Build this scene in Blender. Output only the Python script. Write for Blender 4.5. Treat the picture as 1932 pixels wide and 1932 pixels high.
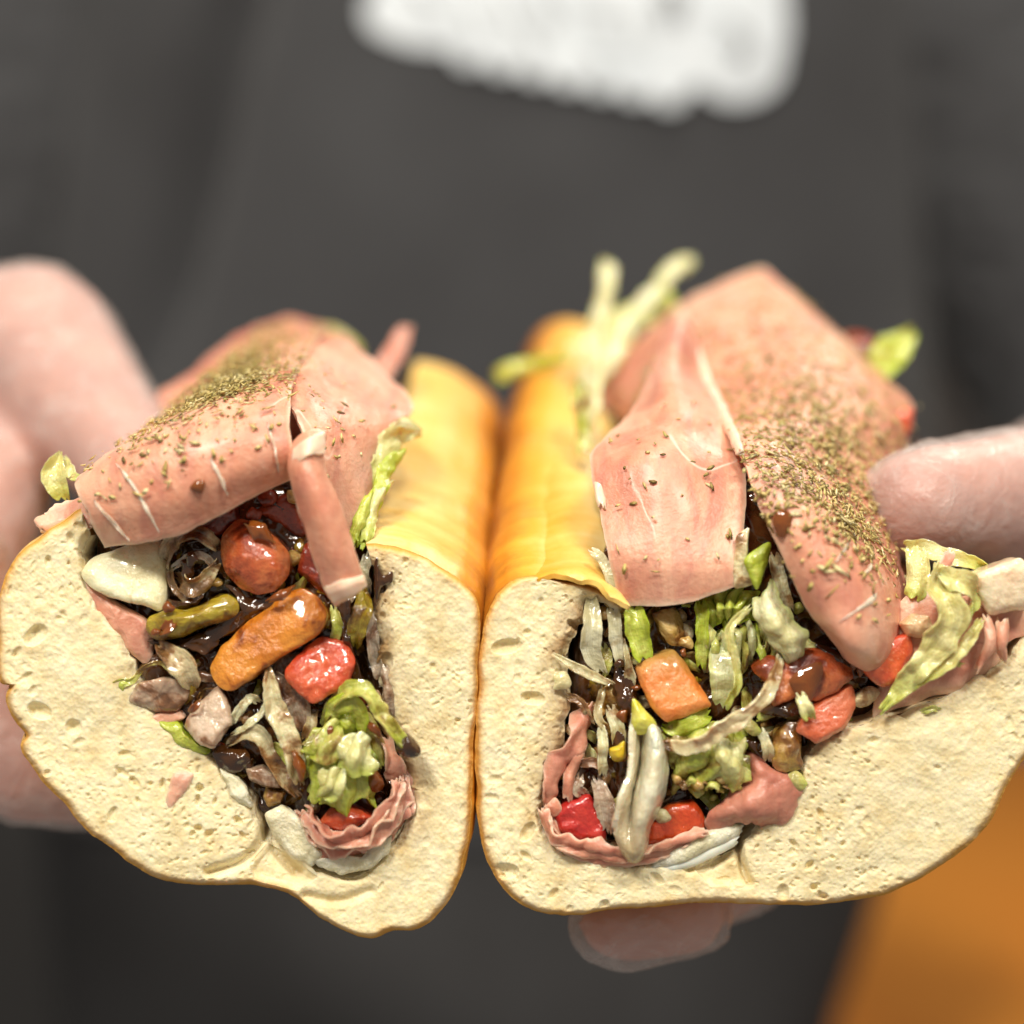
import bpy, bmesh, math, random
import numpy as np
from mathutils import Vector, Matrix

random.seed(7); RNG = np.random.default_rng(11)
scn = bpy.context.scene
for o in list(bpy.data.objects): bpy.data.objects.remove(o)
COL = scn.collection

# ------------------------------------------------------------------ camera
D = 0.30                       # lens to the cut faces, metres
PXM = 0.16 / 1932.0            # metres per photo unit on the cut plane
cd = bpy.data.cameras.new('camera'); cam = bpy.data.objects.new('camera', cd); COL.objects.link(cam)
cam.location = (0, -D, 0); cam.rotation_euler = (math.pi/2, 0, 0)
cd.sensor_width = 36; cd.lens = 36 * D / 0.16; cd.clip_start = 0.01; cd.clip_end = 30
cd.dof.use_dof = True; cd.dof.focus_distance = D + 0.003; cd.dof.aperture_fstop = 4.9; cd.dof.aperture_blades = 0
scn.camera = cam
# ------------------------------------------------------------------ light
w = bpy.data.worlds.new('World'); scn.world = w; w.use_nodes = True
bg = w.node_tree.nodes['Background']; bg.inputs[0].default_value = (1.0, 0.93, 0.84, 1); bg.inputs[1].default_value = 0.27
def area(name, loc, target, sx, sy, power, color):
    l = bpy.data.lights.new(name, 'AREA'); l.shape = 'RECTANGLE'; l.size = sx; l.size_y = sy
    l.energy = power; l.color = color
    o = bpy.data.objects.new(name, l); COL.objects.link(o); o.location = loc
    o.rotation_euler = (Vector(target) - Vector(loc)).to_track_quat('-Z', 'Y').to_euler()
area('ceiling_or_added_lamp', (-0.45, -0.95, 1.05), (0, 0, -0.03), 0.30, 0.20, 17, (1.0, 0.93, 0.81))
area('ceiling_or_added_lamp', (0.45, -0.90, 1.05), (0, 0, -0.03), 0.30, 0.20, 12.5, (1.0, 0.93, 0.81))
area('ceiling_or_added_lamp', (0.05, -0.10, 1.35), (0, 0.05, 0), 0.30, 0.20, 7, (1.0, 0.93, 0.81))
area('ceiling_or_added_lamp', (0.75, 1.00, 1.30), (0.55, 0.9, -0.24), 0.45, 0.30, 9, (1.0, 0.93, 0.81))  # added lamp behind the person, no known source, brightens the orange counter
vs = scn.view_settings; vs.view_transform = 'Standard'; vs.look = 'None'; vs.exposure = 0.2; vs.gamma = 1.0
vs.use_curve_mapping = False
scn.render.engine = 'CYCLES'
scn.cycles.use_denoising = True
scn.cycles.max_bounces = 8; scn.cycles.transparent_max_bounces = 12; scn.cycles.sample_clamp_indirect = 6

# ------------------------------------------------------------------ helpers
def P(px, py, mm=0.0):
    k = (D + mm*1e-3) / D
    return np.array(((px-966)*PXM*k, mm*1e-3, (966-py)*PXM*k))
def Lc(a, b): return (94.3 + a*.3711, 924.5 + b*.3711)     # notes taken on an enlarged crop, left pocket
def Rc(a, b): return (981.1 + a*.39065, 1000 + b*.39065)   # right pocket
def Qc(a, b): return (1554.7 + a*.39065, 603.8 + b*.39065) # right flap
def Id(a, b): return (a, b)
def lin(r, g, b):
    f = lambda c: ((c/255+0.055)/1.055)**2.4 if c > 10 else c/255/12.92
    return (f(r), f(g), f(b), 1)

def hash3(ix, iy, iz, s=0):
    n = (ix*374761393 + iy*668265263 + iz*2147483647 + s*1274126177) & 0xFFFFFFFF
    n = ((n ^ (n >> 13)) * 1274126177) & 0xFFFFFFFF
    n = ((n ^ (n >> 16)) * 2246822519) & 0xFFFFFFFF
    return ((n ^ (n >> 15)) & 0xFFFFFF) / float(0xFFFFFF)
def vnoise(p, scale, seed=0):
    q = np.asarray(p)*scale; i = np.floor(q).astype(np.int64); f = q-i; f = f*f*(3-2*f)
    r = 0
    for dx in (0, 1):
        for dy in (0, 1):
            for dz in (0, 1):
                wgt = (f[:, 0] if dx else 1-f[:, 0])*(f[:, 1] if dy else 1-f[:, 1])*(f[:, 2] if dz else 1-f[:, 2])
                r = r + wgt*hash3(i[:, 0]+dx, i[:, 1]+dy, i[:, 2]+dz, seed)
    return r*2-1
def fbm(p, scale, seed=0, octv=4):
    a, r = 1.0, 0
    for k in range(octv):
        r = r + a*vnoise(p, scale*(2**k), seed+k*7); a *= .5
    return r
def pores(p, cell, rmin, rmax, prob, seed):
    """spherical pits: depth 0..1 at 2-D points p (metres)"""
    q = p/cell; i = np.floor(q).astype(np.int64); out = np.zeros(len(p))
    for dx in (-1, 0, 1):
        for dy in (-1, 0, 1):
            cx = i[:, 0]+dx; cy = i[:, 1]+dy; z = cx*0
            fx = cx+hash3(cx, cy, z, seed); fy = cy+hash3(cx, cy, z, seed+1)
            rr = rmin+(rmax-rmin)*hash3(cx, cy, z, seed+2)**2
            ok = hash3(cx, cy, z, seed+3) < prob
            an = hash3(cx, cy, z, seed+4)*3.14; el = 1+hash3(cx, cy, z, seed+5)*1.2
            ddx = (q[:, 0]-fx)*cell; ddy = (q[:, 1]-fy)*cell
            a = (ddx*np.cos(an)+ddy*np.sin(an))/el; b = -ddx*np.sin(an)+ddy*np.cos(an)
            d = np.sqrt(a*a+b*b)/rr
            out = np.maximum(out, np.where(ok, np.sqrt(np.clip(1-d*d, 0, 1))*rr, 0))
    return out
def cat(pts, n, closed=False):
    """Catmull-Rom through pts, n samples evenly by arc length"""
    pts = np.asarray(pts, float); m = len(pts)
    if m == 2 and not closed:
        t = np.linspace(0, 1, n)[:, None]; return pts[0]*(1-t)+pts[1]*t
    if closed: q = np.vstack([pts[-1], pts, pts[0], pts[1]]); segs = m
    else: q = np.vstack([2*pts[0]-pts[1], pts, 2*pts[-1]-pts[-2]]); segs = m-1
    out = []
    for s in range(segs):
        a, b, c, d = q[s:s+4]; t = np.linspace(0, 1, 24, endpoint=False)[:, None]
        out.append(.5*((2*b)+(c-a)*t+(2*a-5*b+4*c-d)*t*t+(3*b-a-3*c+d)*t**3))
    out.append((pts[0] if closed else pts[-1])[None]); out = np.vstack(out)
    dd = np.r_[0, np.cumsum(np.linalg.norm(np.diff(out, axis=0), axis=1))]
    t = np.linspace(0, dd[-1], n+1)[:-1] if closed else np.linspace(0, dd[-1], n)
    return np.stack([np.interp(t, dd, out[:, k]) for k in range(out.shape[1])], 1)
def crom(pts, n):
    """uniform Catmull-Rom, n samples over the control index"""
    pts = np.asarray(pts, float); m = len(pts)
    q = np.concatenate([(2*pts[:1]-pts[1:2]), pts, (2*pts[-1:]-pts[-2:-1])])
    t = np.linspace(0, m-1, n); i = np.minimum(t.astype(int), m-2); f = (t-i)
    f = f.reshape((-1,)+(1,)*(pts.ndim-1))
    a, b, c, d = q[i], q[i+1], q[i+2], q[i+3]
    return .5*((2*b)+(c-a)*f+(2*a-5*b+4*c-d)*f*f+(3*b-a-3*c+d)*f**3)
def inpoly(pts, poly):
    x, y = pts[:, 0], pts[:, 1]; r = np.zeros(len(x), bool); n = len(poly)
    for i in range(n):
        (x1, y1), (x2, y2) = poly[i], poly[i-1]
        c = ((y1 > y) != (y2 > y)) & (x < (x2-x1)*(y-y1)/(y2-y1+1e-12)+x1); r ^= c
    return r

def mesh(name, v, f, mat, parent=None, smooth=True, uv=None, cols=None, label=None, kind=None):
    me = bpy.data.meshes.new(name); me.from_pydata(np.asarray(v).tolist(), [], [list(map(int, q)) for q in f])
    if smooth: me.polygons.foreach_set('use_smooth', [True]*len(me.polygons))
    if uv is not None:
        a = me.attributes.new('pv', 'FLOAT_VECTOR', 'POINT'); a.data.foreach_set('vector', np.asarray(uv, np.float32).ravel())
    me.materials.append(mat); me.update()
    o = bpy.data.objects.new(name, me); COL.objects.link(o)
    if parent is not None:
        o.parent = parent
        if parent.parent is None: o.matrix_parent_inverse = Matrix.Translation(-Vector(parent.location))
    if label: o['label'] = label
    if kind: o['kind'] = kind
    return o
def grid_faces(nu, nv, off=0, flip=False):
    i, j = np.meshgrid(np.arange(nu-1), np.arange(nv-1), indexing='ij'); a = (i*nv+j).ravel()+off
    q = np.stack([a, a+1, a+nv+1, a+nv], 1)
    return q[:, ::-1] if flip else q
def gnormals(G):
    du = np.gradient(G, axis=0); dv = np.gradient(G, axis=1); n = np.cross(du, dv)
    return n/(np.linalg.norm(n, axis=2, keepdims=True)+1e-12)
def solid(name, G, thick, mat, parent, **kw):
    """a sheet of grid points made into a closed slab of the given thickness"""
    nu, nv = G.shape[:2]; N = gnormals(G); uu, vv = np.meshgrid(np.linspace(0, 1, nu), np.linspace(0, 1, nv), indexing='ij')
    th = thick*np.ones((nu, nv)) if np.isscalar(thick) else thick
    e = np.minimum(np.minimum(uu*(nu-1), (1-uu)*(nu-1)), np.minimum(vv*(nv-1), (1-vv)*(nv-1)))
    th = th*(0.55+0.45*np.clip(e/2, 0, 1))
    A = G+N*th[..., None]/2; B = G-N*th[..., None]/2; n = nu*nv
    V = np.vstack([A.reshape(-1, 3), B.reshape(-1, 3)])
    F = [grid_faces(nu, nv), grid_faces(nu, nv, n, True)]
    ring = [i*nv for i in range(nu)]+[(nu-1)*nv+j for j in range(1, nv)]+[i*nv+nv-1 for i in range(nu-2, -1, -1)]+[j for j in range(nv-2, 0, -1)]
    ring = np.array(ring); nx = np.roll(ring, -1)
    k = len(ring); r0 = 2*n+np.arange(k); r1 = np.roll(r0, -1)
    V = np.vstack([V, V[ring], V[ring+n]]); F.append(np.stack([r0, r1, r1+k, r0+k], 1))
    edge = np.clip(e/6, 0, 1)
    uv = np.stack([uu, vv, edge], -1).reshape(-1, 3)
    return mesh(name, V, np.vstack(F), mat, parent, uv=np.vstack([uv, uv, uv[ring], uv[ring]]), **kw)
def ctrl(rows, nu, nv, f=Id):
    C = np.array([[P(*f(a, b), d) for a, b, d in r] for r in rows])
    return np.swapaxes(crom(np.swapaxes(crom(C, nu), 0, 1), nv), 0, 1)
SHEETS = {}
def sheet(name, rows, mat, parent, n=(60, 60), thick=1.1, wrinkle=0.35, ws=90, rough_edge=0.6, f=Id, key=None, seed=0, pleat=None, **kw):
    G = ctrl(rows, n[0], n[1], f); N = gnormals(G); s = G.reshape(-1, 3)
    d = (fbm(s, ws, seed, 3)*wrinkle*1e-3).reshape(G.shape[:2])
    if name.startswith('lettuce'): d = d+((.3-np.abs(fbm(s, ws*.8, seed+40, 3)))*wrinkle*1.3e-3).reshape(d.shape); thick = thick*.6
    if pleat:                                        # folded leaf: sharp-crested folds that wander
        ph = np.linspace(0, pleat[1], n[1])[None]+.9*vnoise(s, 170, seed+4).reshape(n)+np.linspace(0, .8, n[0])[:, None]
        d = d+pleat[0]*1e-3*(np.abs((ph % 1)*2-1)**.8-.5)*2*(.65+.5*vnoise(s, 220, seed+14).reshape(n))
    if rough_edge:                                   # torn, uneven outline
        uu, vv = np.meshgrid(np.linspace(-1, 1, n[0]), np.linspace(-1, 1, n[1]), indexing='ij')
        w8 = np.maximum(np.abs(uu), np.abs(vv))**8
        j = np.stack([fbm(s, 320, seed+3, 3), 0*s[:, 0], fbm(s, 320, seed+9, 3)], 1).reshape(G.shape)*rough_edge*1e-3
        G = G+j*w8[..., None]
    G = G+N*d[..., None]
    if key: SHEETS[key] = (G, gnormals(G))
    return solid(name, G, thick*1e-3, mat, parent, **kw)
def ribbon(name, pts, width, mat, parent, f=Id, cup=0.6, thick=0.45, twist=0.0, twist2=None, frill=0.0, fs=260, n=None, nv=15, taper=0.0, seed=0, **kw):
    """a shred: pts are (x, y, depth mm); width in photo units (one value or a list along the path)"""
    if not name.startswith(('ham', 'cheese', 'fat', 'sinew')): thick = thick*.62; cup = cup*(.55 if seed % 3 else -.45)
    C = np.array([P(*f(p[0], p[1]), p[2]) for p in pts])
    sc = .3711 if f is Lc else (.39065 if f in (Rc, Qc) else 1)
    L = np.sum(np.linalg.norm(np.diff(C, axis=0), axis=1)); n = n or int(np.clip(L/0.0004, 18, 120))
    path = cat(C, n); T = np.gradient(path, axis=0); T /= np.linalg.norm(T, axis=1, keepdims=True)+1e-12
    wd = np.interp(np.linspace(0, 1, n), np.linspace(0, 1, len(width)), width) if not np.isscalar(width) else np.full(n, float(width))
    t = np.linspace(0, 1, n)
    if taper: wd = wd*np.clip(np.minimum(t, 1-t)/taper, 0.12, 1)**.6
    wd = wd*PXM*sc*(1+.16*vnoise(path, 350, seed+2))*(.75+.25*np.clip(np.minimum(t, 1-t)/.12, 0, 1)**.7)
    view = np.array([0, 1.0, 0]); W = np.cross(T, view); W /= np.linalg.norm(W, axis=1, keepdims=True)+1e-9
    N = np.cross(W, T)
    a = np.linspace(twist, twist if twist2 is None else twist2, n)[:, None]
    W2 = W*np.cos(a)+N*np.sin(a); N2 = -W*np.sin(a)+N*np.cos(a)
    v = np.linspace(-1, 1, nv)
    G = path[:, None]+W2[:, None]*(v[None, :, None]*wd[:, None, None]/2)
    G = G-N2[:, None]*((1-v*v)[None, :, None]*cup*1e-3)
    G = G+W2[:, None]*(v**3)[None, :, None]*(fbm(G.reshape(-1, 3), 900, seed+6, 3).reshape(n, nv)*.16e-3)[..., None]
    G = G+T[:, None]*(np.clip(np.abs(np.linspace(-1, 1, n))*6-5, 0, 1)[:, None]*vnoise(np.c_[np.tile(v, n)*3+seed, np.zeros(n*nv), np.repeat(np.sign(np.linspace(-1, 1, n)), nv)*5], 1.3, seed).reshape(n, nv)*1.0e-3)[..., None]
    s = G.reshape(-1, 3)
    d = fbm(s, 260, seed+5, 4).reshape(n, nv)*0.34e-3
    if thick < .9: d = d+(.35-np.abs(fbm(s*np.array([[1, .7, 1]]), 300, seed+15, 2))).reshape(n, nv)*.9e-3*(.4+np.abs(v)[None])
    if frill: d = d+fbm(s, fs, seed+8, 2).reshape(n, nv)*frill*1e-3*(0.25+np.abs(v)[None]**2)
    G = G+N2[:, None]*d[..., None]
    return solid(name, G, thick*1e-3, mat, parent, **kw)
def chunk(name, outline, y, thick, mat, parent, f=Id, bulge=1.2, p=3.5, tilt=(0, 0), back=None, rough=0.12, rs=500, na=84, nr=13, corner=True, seed=0, fine=0, **kw):
    """a cut piece with a traced outline, its own thickness and a swelling front"""
    o = np.array([f(a, b) for a, b in outline], float)
    cut_ = name in ('tomato_chunk', 'tomato_strip', 'onion_piece', 'cheese_slice') and na == 84
    if cut_:
        q = np.vstack([o, o[:1]]); dd = np.r_[0, np.cumsum(np.linalg.norm(np.diff(q, axis=0), axis=1))]; t = np.linspace(0, dd[-1], na+1)[:-1]
        o = np.stack([np.interp(t, dd, q[:, k]) for k in (0, 1)], 1)
        for _ in range(3): o = (np.roll(o, 1, 0)+2*o+np.roll(o, -1, 0))/4
        if p > 2.7: p = 7; bulge = min(bulge, 1.3)
        rough = min(rough, .3)
    else: o = cat(o, na, True)
    c = o.mean(0); lo = o.min(0); ext = np.ptp(o, axis=0)+1e-6
    V, uv = [], []
    rs_ = np.sin(np.linspace(0, math.pi/2, nr))
    for k, r in enumerate(rs_):
        q = c+(o-c)*max(r, 0.004)
        d = -bulge*(1-r**p)
        yy = y+d+tilt[0]*(q[:, 0]-c[0])*PXM*1e3+tilt[1]*(q[:, 1]-c[1])*PXM*1e3
        V.append(np.array([P(a, b, m) for (a, b), m in zip(q, yy)])); uv.append(np.stack([(q[:, 0]-lo[0])/ext[0], (q[:, 1]-lo[1])/ext[1], np.full(na, 1-r)], 1))
    bk = np.array(back)*1e-3 if back is not None else np.array([0, thick*1e-3, 0])
    front = V[-1]; cc = front.mean(0)
    nb = 5 if back is None else 14
    for k in range(1, nb+1):
        t = k/nb; s = 1-(0.10*t*t if back is None else 0.12*t**4)
        V.append(cc+(front-cc)*s+bk*t); uv.append(np.stack([uv[-1][:, 0], uv[-1][:, 1], np.zeros(na)], 1))
    q = V[-1]; cq = q.mean(0)
    for s in (.5, 0.01): V.append(cq+(q-cq)*s); uv.append(uv[-1])
    V = np.vstack(V); uv = np.vstack(uv)
    V = V+np.stack([fbm(V, rs, seed+1, 3), fbm(V, rs, seed+2, 3), fbm(V, rs, seed+3, 3)], 1)*rough*1e-3
    V = V+np.stack([fbm(V, 170, seed+4, 2), .6*fbm(V, 170, seed+5, 2), fbm(V, 170, seed+6, 2)], 1)*min(.4, rough*1.2)*1e-3+np.stack([0*V[:, 0], fbm(V, 1400, seed+7, 2), fbm(V, 1400, seed+8, 2)], 1)*.05e-3
    if fine: V[:, 1] += (np.abs(fbm(V, 330, seed+30, 3))-.4)*fine*2e-3
    n = len(V)//na; F = []
    a = np.arange(na); b = np.roll(a, -1)
    for k in range(n-1): F.append(np.stack([k*na+a, k*na+b, (k+1)*na+b, (k+1)*na+a], 1))
    return mesh(name, V, np.vstack(F)[:, ::-1], mat, parent, uv=uv, **kw)

# ------------------------------------------------------------------ materials
def nodes(name):
    m = bpy.data.materials.new(name); m.use_nodes = True; nt = m.node_tree
    return m, nt, nt.nodes['Principled BSDF']
def N_(nt, t, **kw):
    n = nt.nodes.new(t)
    for k, v in kw.items(): setattr(n, k, v)
    return n
def noise(nt, scale, detail=4, rough=.55, dist=0, co=None):
    n = N_(nt, 'ShaderNodeTexNoise'); n.inputs['Scale'].default_value = scale; n.inputs['Detail'].default_value = detail
    n.inputs['Roughness'].default_value = rough; n.inputs['Distortion'].default_value = dist
    if co is None: co = N_(nt, 'ShaderNodeTexCoord').outputs['Object']
    nt.links.new(co, n.inputs['Vector']); return n
def ramp(nt, src, stops, interp='LINEAR'):
    r = N_(nt, 'ShaderNodeValToRGB'); r.color_ramp.interpolation = interp
    e = r.color_ramp.elements; stops = sorted(stops, key=lambda q: q[0])
    while len(e) < len(stops): e.new(.5)
    for k, (p, c) in enumerate(stops): e[k].position = p; e[k].color = c if len(c) == 4 else (*c, 1)
    nt.links.new(src, r.inputs[0]); return r.outputs[0]
def mix(nt, fac, a, b, blend='MIX'):
    m = N_(nt, 'ShaderNodeMix', data_type='RGBA', blend_type=blend)
    for s, v in ((m.inputs[0], fac), (m.inputs[6], a), (m.inputs[7], b)):
        if hasattr(v, 'is_linked'): nt.links.new(v, s)
        elif isinstance(v, (int, float)): s.default_value = v
        else: s.default_value = v if len(v) == 4 else (*v, 1)
    return m.outputs[2]
def math_(nt, op, a, b=0.0, c=None):
    m = N_(nt, 'ShaderNodeMath', operation=op)
    for k, v in enumerate((a, b, c)):
        if v is None: continue
        if hasattr(v, 'is_linked'): nt.links.new(v, m.inputs[k])
        else: m.inputs[k].default_value = v
    return m.outputs[0]
def attr(nt, comp=None):
    a = N_(nt, 'ShaderNodeAttribute', attribute_name='pv')
    if comp is None: return a.outputs['Vector']
    s = N_(nt, 'ShaderNodeSeparateXYZ'); nt.links.new(a.outputs['Vector'], s.inputs[0]); return s.outputs[comp]
def bump(nt, b, h, strength=.3, dist=.0005):
    n = N_(nt, 'ShaderNodeBump'); n.inputs['Strength'].default_value = strength; n.inputs['Distance'].default_value = dist
    nt.links.new(h, n.inputs['Height']); nt.links.new(n.outputs[0], b.inputs['Normal'])
def setp(b, **kw):
    for k, v in kw.items(): b.inputs[k.replace('_', ' ')].default_value = v
def sss(b, w, scale, rad=(1, .5, .3)):
    b.inputs['Subsurface Weight'].default_value = w; b.inputs['Subsurface Radius'].default_value = rad; b.inputs['Subsurface Scale'].default_value = scale
SAUCE = (0.022, 0.007, 0.002, 1); SAUCE2 = (0.16, 0.06, 0.012, 1)
_cache = {}
def food(key, c1, c2, stain=0.0, rough=.28, coat=.25, sub=.35, scale=.0018, ns=260, grad=None, spec=.5, rad=(1, .5, .3), speck=None, bs=.3, stain_s=190, fibre=False):
    """wet cut vegetable: two tones, optional run along the piece, brown vinaigrette stains"""
    if key in _cache: return _cache[key]
    m, nt, b = nodes(key)
    n1 = noise(nt, ns, 5, .62); d1 = tuple(x*.62 for x in c1[:3]); l2 = tuple(min(.9, x*1.12+.03) for x in c2[:3])
    col = ramp(nt, n1.outputs[0], [(.22, d1), (.42, c1), (.60, c2), (.82, l2)])
    if fibre:                                          # veins running along the piece
        mp = N_(nt, 'ShaderNodeMapping'); mp.inputs['Scale'].default_value = (2.5, 14, 0); nt.links.new(attr(nt), mp.inputs['Vector'])
        fb = noise(nt, 1.0, 4, .6, .8, mp.outputs[0])
        col = mix(nt, ramp(nt, fb.outputs[0], [(.40, (.40, .40, .40)), (.58, (0, 0, 0))]), col, tuple(x*.62 for x in c1[:3]))
        col = mix(nt, ramp(nt, fb.outputs[0], [(.58, (0, 0, 0)), (.72, (.6, .6, .6))]), col, tuple(min(.92, x*1.15+.05) for x in c2[:3]))
    if grad is not None:
        comp, c3, lo, hi = grad
        g = ramp(nt, attr(nt, comp), [(lo, (0, 0, 0)), (hi, (1, 1, 1))]); col = mix(nt, g, col, c3)
    if speck is not None:
        s = noise(nt, 1500, 2); col = mix(nt, ramp(nt, s.outputs[0], [(.62, (0, 0, 0)), (.7, (.6, .6, .6))]), col, speck)
    if stain > 0:
        s = noise(nt, stain_s, 4, .6, .6)
        k = ramp(nt, s.outputs[0], [(.66-stain*.4, (0, 0, 0)), (.78-stain*.4, (1, 1, 1))])
        k2 = ramp(nt, s.outputs[0], [(.72-stain*.4, (0, 0, 0)), (.92-stain*.35, (1, 1, 1))])
        col = mix(nt, math_(nt, 'MULTIPLY', k, .85), col, mix(nt, 1.0, col, (.50, .25, .09), 'MULTIPLY'))
        col = mix(nt, math_(nt, 'MULTIPLY', k2, .9), col, SAUCE)
    nt.links.new(col, b.inputs['Base Color'])
    setp(b, Roughness=rough*.8, Coat_Weight=min(1, coat*1.7), Coat_Roughness=.05); b.inputs['Specular IOR Level'].default_value = spec
    sss(b, sub, scale, rad)
    f = math_(nt, 'ADD', noise(nt, 1100, 4, .65).outputs[0], math_(nt, 'MULTIPLY', noise(nt, 330, 3).outputs[0], 2.4)); bump(nt, b, f, bs*1.2, .0011)
    _cache[key] = m; return m

def mat_crumb():
    m, nt, b = nodes('bread_crumb')
    n1 = noise(nt, 220, 5, .6); n2 = noise(nt, 60, 3)
    col = ramp(nt, n1.outputs[0], [(.22, (.60, .46, .21)), (.40, (.82, .71, .43)), (.7, (.91, .83, .59))])
    col = mix(nt, ramp(nt, n2.outputs[0], [(.4, (0, 0, 0)), (.7, (.35, .35, .35))]), col, (.82, .70, .42))
    # crust shows as a tan rim where the knife went through it
    rim = ramp(nt, math_(nt, 'ADD', attr(nt, 2), math_(nt, 'MULTIPLY', math_(nt, 'SUBTRACT', n1.outputs[0], .5), .9)), [(.14, (1, 1, 1)), (.5, (.42, .42, .42)), (.8, (.14, .14, .14)), (1.0, (0, 0, 0))])
    col = mix(nt, rim, col, (.66, .33, .07))
    # dressing soaked into the crumb beside the filling
    so = noise(nt, 130, 4, .65, .5)
    k = math_(nt, 'MULTIPLY', attr(nt, 1), ramp(nt, so.outputs[0], [(.37, (0, 0, 0)), (.56, (1, 1, 1))]))
    col = mix(nt, math_(nt, 'MULTIPLY', k, .85), col, (.34, .16, .045))
    nt.links.new(col, b.inputs['Base Color']); setp(b, Roughness=.85); b.inputs['Specular IOR Level'].default_value = .2
    sss(b, .5, .0011, (1, .78, .45))
    v = N_(nt, 'ShaderNodeTexVoronoi'); v.inputs['Scale'].default_value = 1500
    nt.links.new(N_(nt, 'ShaderNodeTexCoord').outputs['Object'], v.inputs['Vector'])
    h = math_(nt, 'ADD', v.outputs['Distance'], noise(nt, 1100, 5, .7).outputs[0]); bump(nt, b, h, .32, .0004)
    return m
def mat_crust(const=None):
    m, nt, b = nodes('bread_crust' if const is None else 'bread_crust_pale')
    bake = attr(nt, 0) if const is None else math_(nt, 'SUBTRACT', const, math_(nt, 'MULTIPLY', attr(nt, 1), const*.95)); n1 = noise(nt, 55, 4, .6); fine = noise(nt, 700, 3)
    # stretched bands across the roll from the dough's skin
    mp = N_(nt, 'ShaderNodeMapping'); mp.inputs['Scale'].default_value = (25, 420, 120)
    nt.links.new(N_(nt, 'ShaderNodeTexCoord').outputs['Object'], mp.inputs['Vector'])
    band = noise(nt, 1.0, 3, .5, .3, mp.outputs[0])
    t = math_(nt, 'ADD', math_(nt, 'ADD', bake, .06), math_(nt, 'MULTIPLY', math_(nt, 'SUBTRACT', n1.outputs[0], .5), .45))
    t = math_(nt, 'ADD', t, math_(nt, 'MULTIPLY', math_(nt, 'SUBTRACT', band.outputs[0], .5), .42))
    t = math_(nt, 'ADD', t, math_(nt, 'MULTIPLY', math_(nt, 'SUBTRACT', fine.outputs[0], .5), .16))
    col = ramp(nt, t, [(0, (.84, .64, .27)), (.24, (.82, .52, .12)), (.5, (.76, .37, .03)), (.78, (.56, .21, .012)), (1, (.28, .085, .008))])
    nt.links.new(col, b.inputs['Base Color']); setp(b, Roughness=.42, Coat_Weight=.12, Coat_Roughness=.25)
    sss(b, .15, .0012, (1, .6, .3))
    bump(nt, b, math_(nt, 'ADD', fine.outputs[0], math_(nt, 'MULTIPLY', band.outputs[0], .8)), .22, .0005); return m
def mat_ham(key, dark=0.0, veins=1.0):
    m, nt, b = nodes(key)
    n1 = noise(nt, 38, 4, .6, .5); n2 = noise(nt, 330, 3)
    col = ramp(nt, n1.outputs[0], [(.26, (.50, .15, .09)), (.44, (.66, .28, .17)), (.58, (.78, .42, .28)), (.76, (.60, .32, .26))])
    col = mix(nt, ramp(nt, n2.outputs[0], [(.35, (0, 0, 0)), (.75, (.4, .4, .4))]), col, (.82, .50, .35))
    mf = N_(nt, 'ShaderNodeMapping'); mf.inputs['Scale'].default_value = (240, 60, 70); mf.inputs['Rotation'].default_value = (.2, .5, .4)
    nt.links.new(N_(nt, 'ShaderNodeTexCoord').outputs['Object'], mf.inputs['Vector']); gr = noise(nt, 1.0, 4, .6, .7, mf.outputs[0])
    col = mix(nt, ramp(nt, gr.outputs[0], [(.34, (.5, .5, .5)), (.52, (0, 0, 0))]), col, (.50, .17, .13))
    col = mix(nt, ramp(nt, gr.outputs[0], [(.56, (0, 0, 0)), (.74, (.5, .5, .5))]), col, (.82, .52, .40))
    big = noise(nt, 22, 2, .5, .4); col = mix(nt, ramp(nt, big.outputs[0], [(.5, (0, 0, 0)), (.68, (.28, .28, .28))]), col, (.50, .21, .19))
    if veins:                                         # thin white sinew lines
        mp = N_(nt, 'ShaderNodeMapping'); mp.inputs['Scale'].default_value = (60, 25, 24); mp.inputs['Rotation'].default_value = (.3, .35, .25)
        nt.links.new(N_(nt, 'ShaderNodeTexCoord').outputs['Object'], mp.inputs['Vector'])
        vn = noise(nt, 1.0, 2, .4, .6, mp.outputs[0])
        k = ramp(nt, math_(nt, 'ABSOLUTE', math_(nt, 'SUBTRACT', vn.outputs[0], .56)), [(.0, (.7, .7, .7)), (.007, (0, 0, 0))])
        k = math_(nt, 'MULTIPLY', k, ramp(nt, noise(nt, 75, 2).outputs[0], [(.48, (0, 0, 0)), (.6, (1, 1, 1))]))
        col = mix(nt, k, col, (.88, .70, .58))
    col = mix(nt, math_(nt, 'SUBTRACT', 1.0, ramp(nt, attr(nt, 2), [(.02, (.25, .25, .25)), (.35, (1, 1, 1))])), col, (.86, .58, .42))
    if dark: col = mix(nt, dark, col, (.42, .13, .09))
    nt.links.new(col, b.inputs['Base Color']); setp(b, Roughness=.42, Coat_Weight=.10, Coat_Roughness=.18)
    sss(b, .45, .0018, (1, .42, .32)); bump(nt, b, math_(nt, 'ADD', noise(nt, 1300, 3).outputs[0], math_(nt, 'MULTIPLY', noise(nt, 260, 4).outputs[0], 2.0)), .22, .0009); return m
def simple(key, col, rough=.5, coat=0.0, sub=0.0, scale=.002, ns=None, c2=None, bs=0, metal=0):
    m, nt, b = nodes(key)
    if ns:
        n = noise(nt, ns, 4); nt.links.new(ramp(nt, n.outputs[0], [(.3, col), (.7, c2)]), b.inputs['Base Color'])
        if bs: bump(nt, b, n.outputs[0], bs, .001)
    else: b.inputs['Base Color'].default_value = col if len(col) == 4 else (*col, 1)
    setp(b, Roughness=rough, Coat_Weight=coat, Coat_Roughness=.05)
    if sub: sss(b, sub, scale)
    return m
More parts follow.
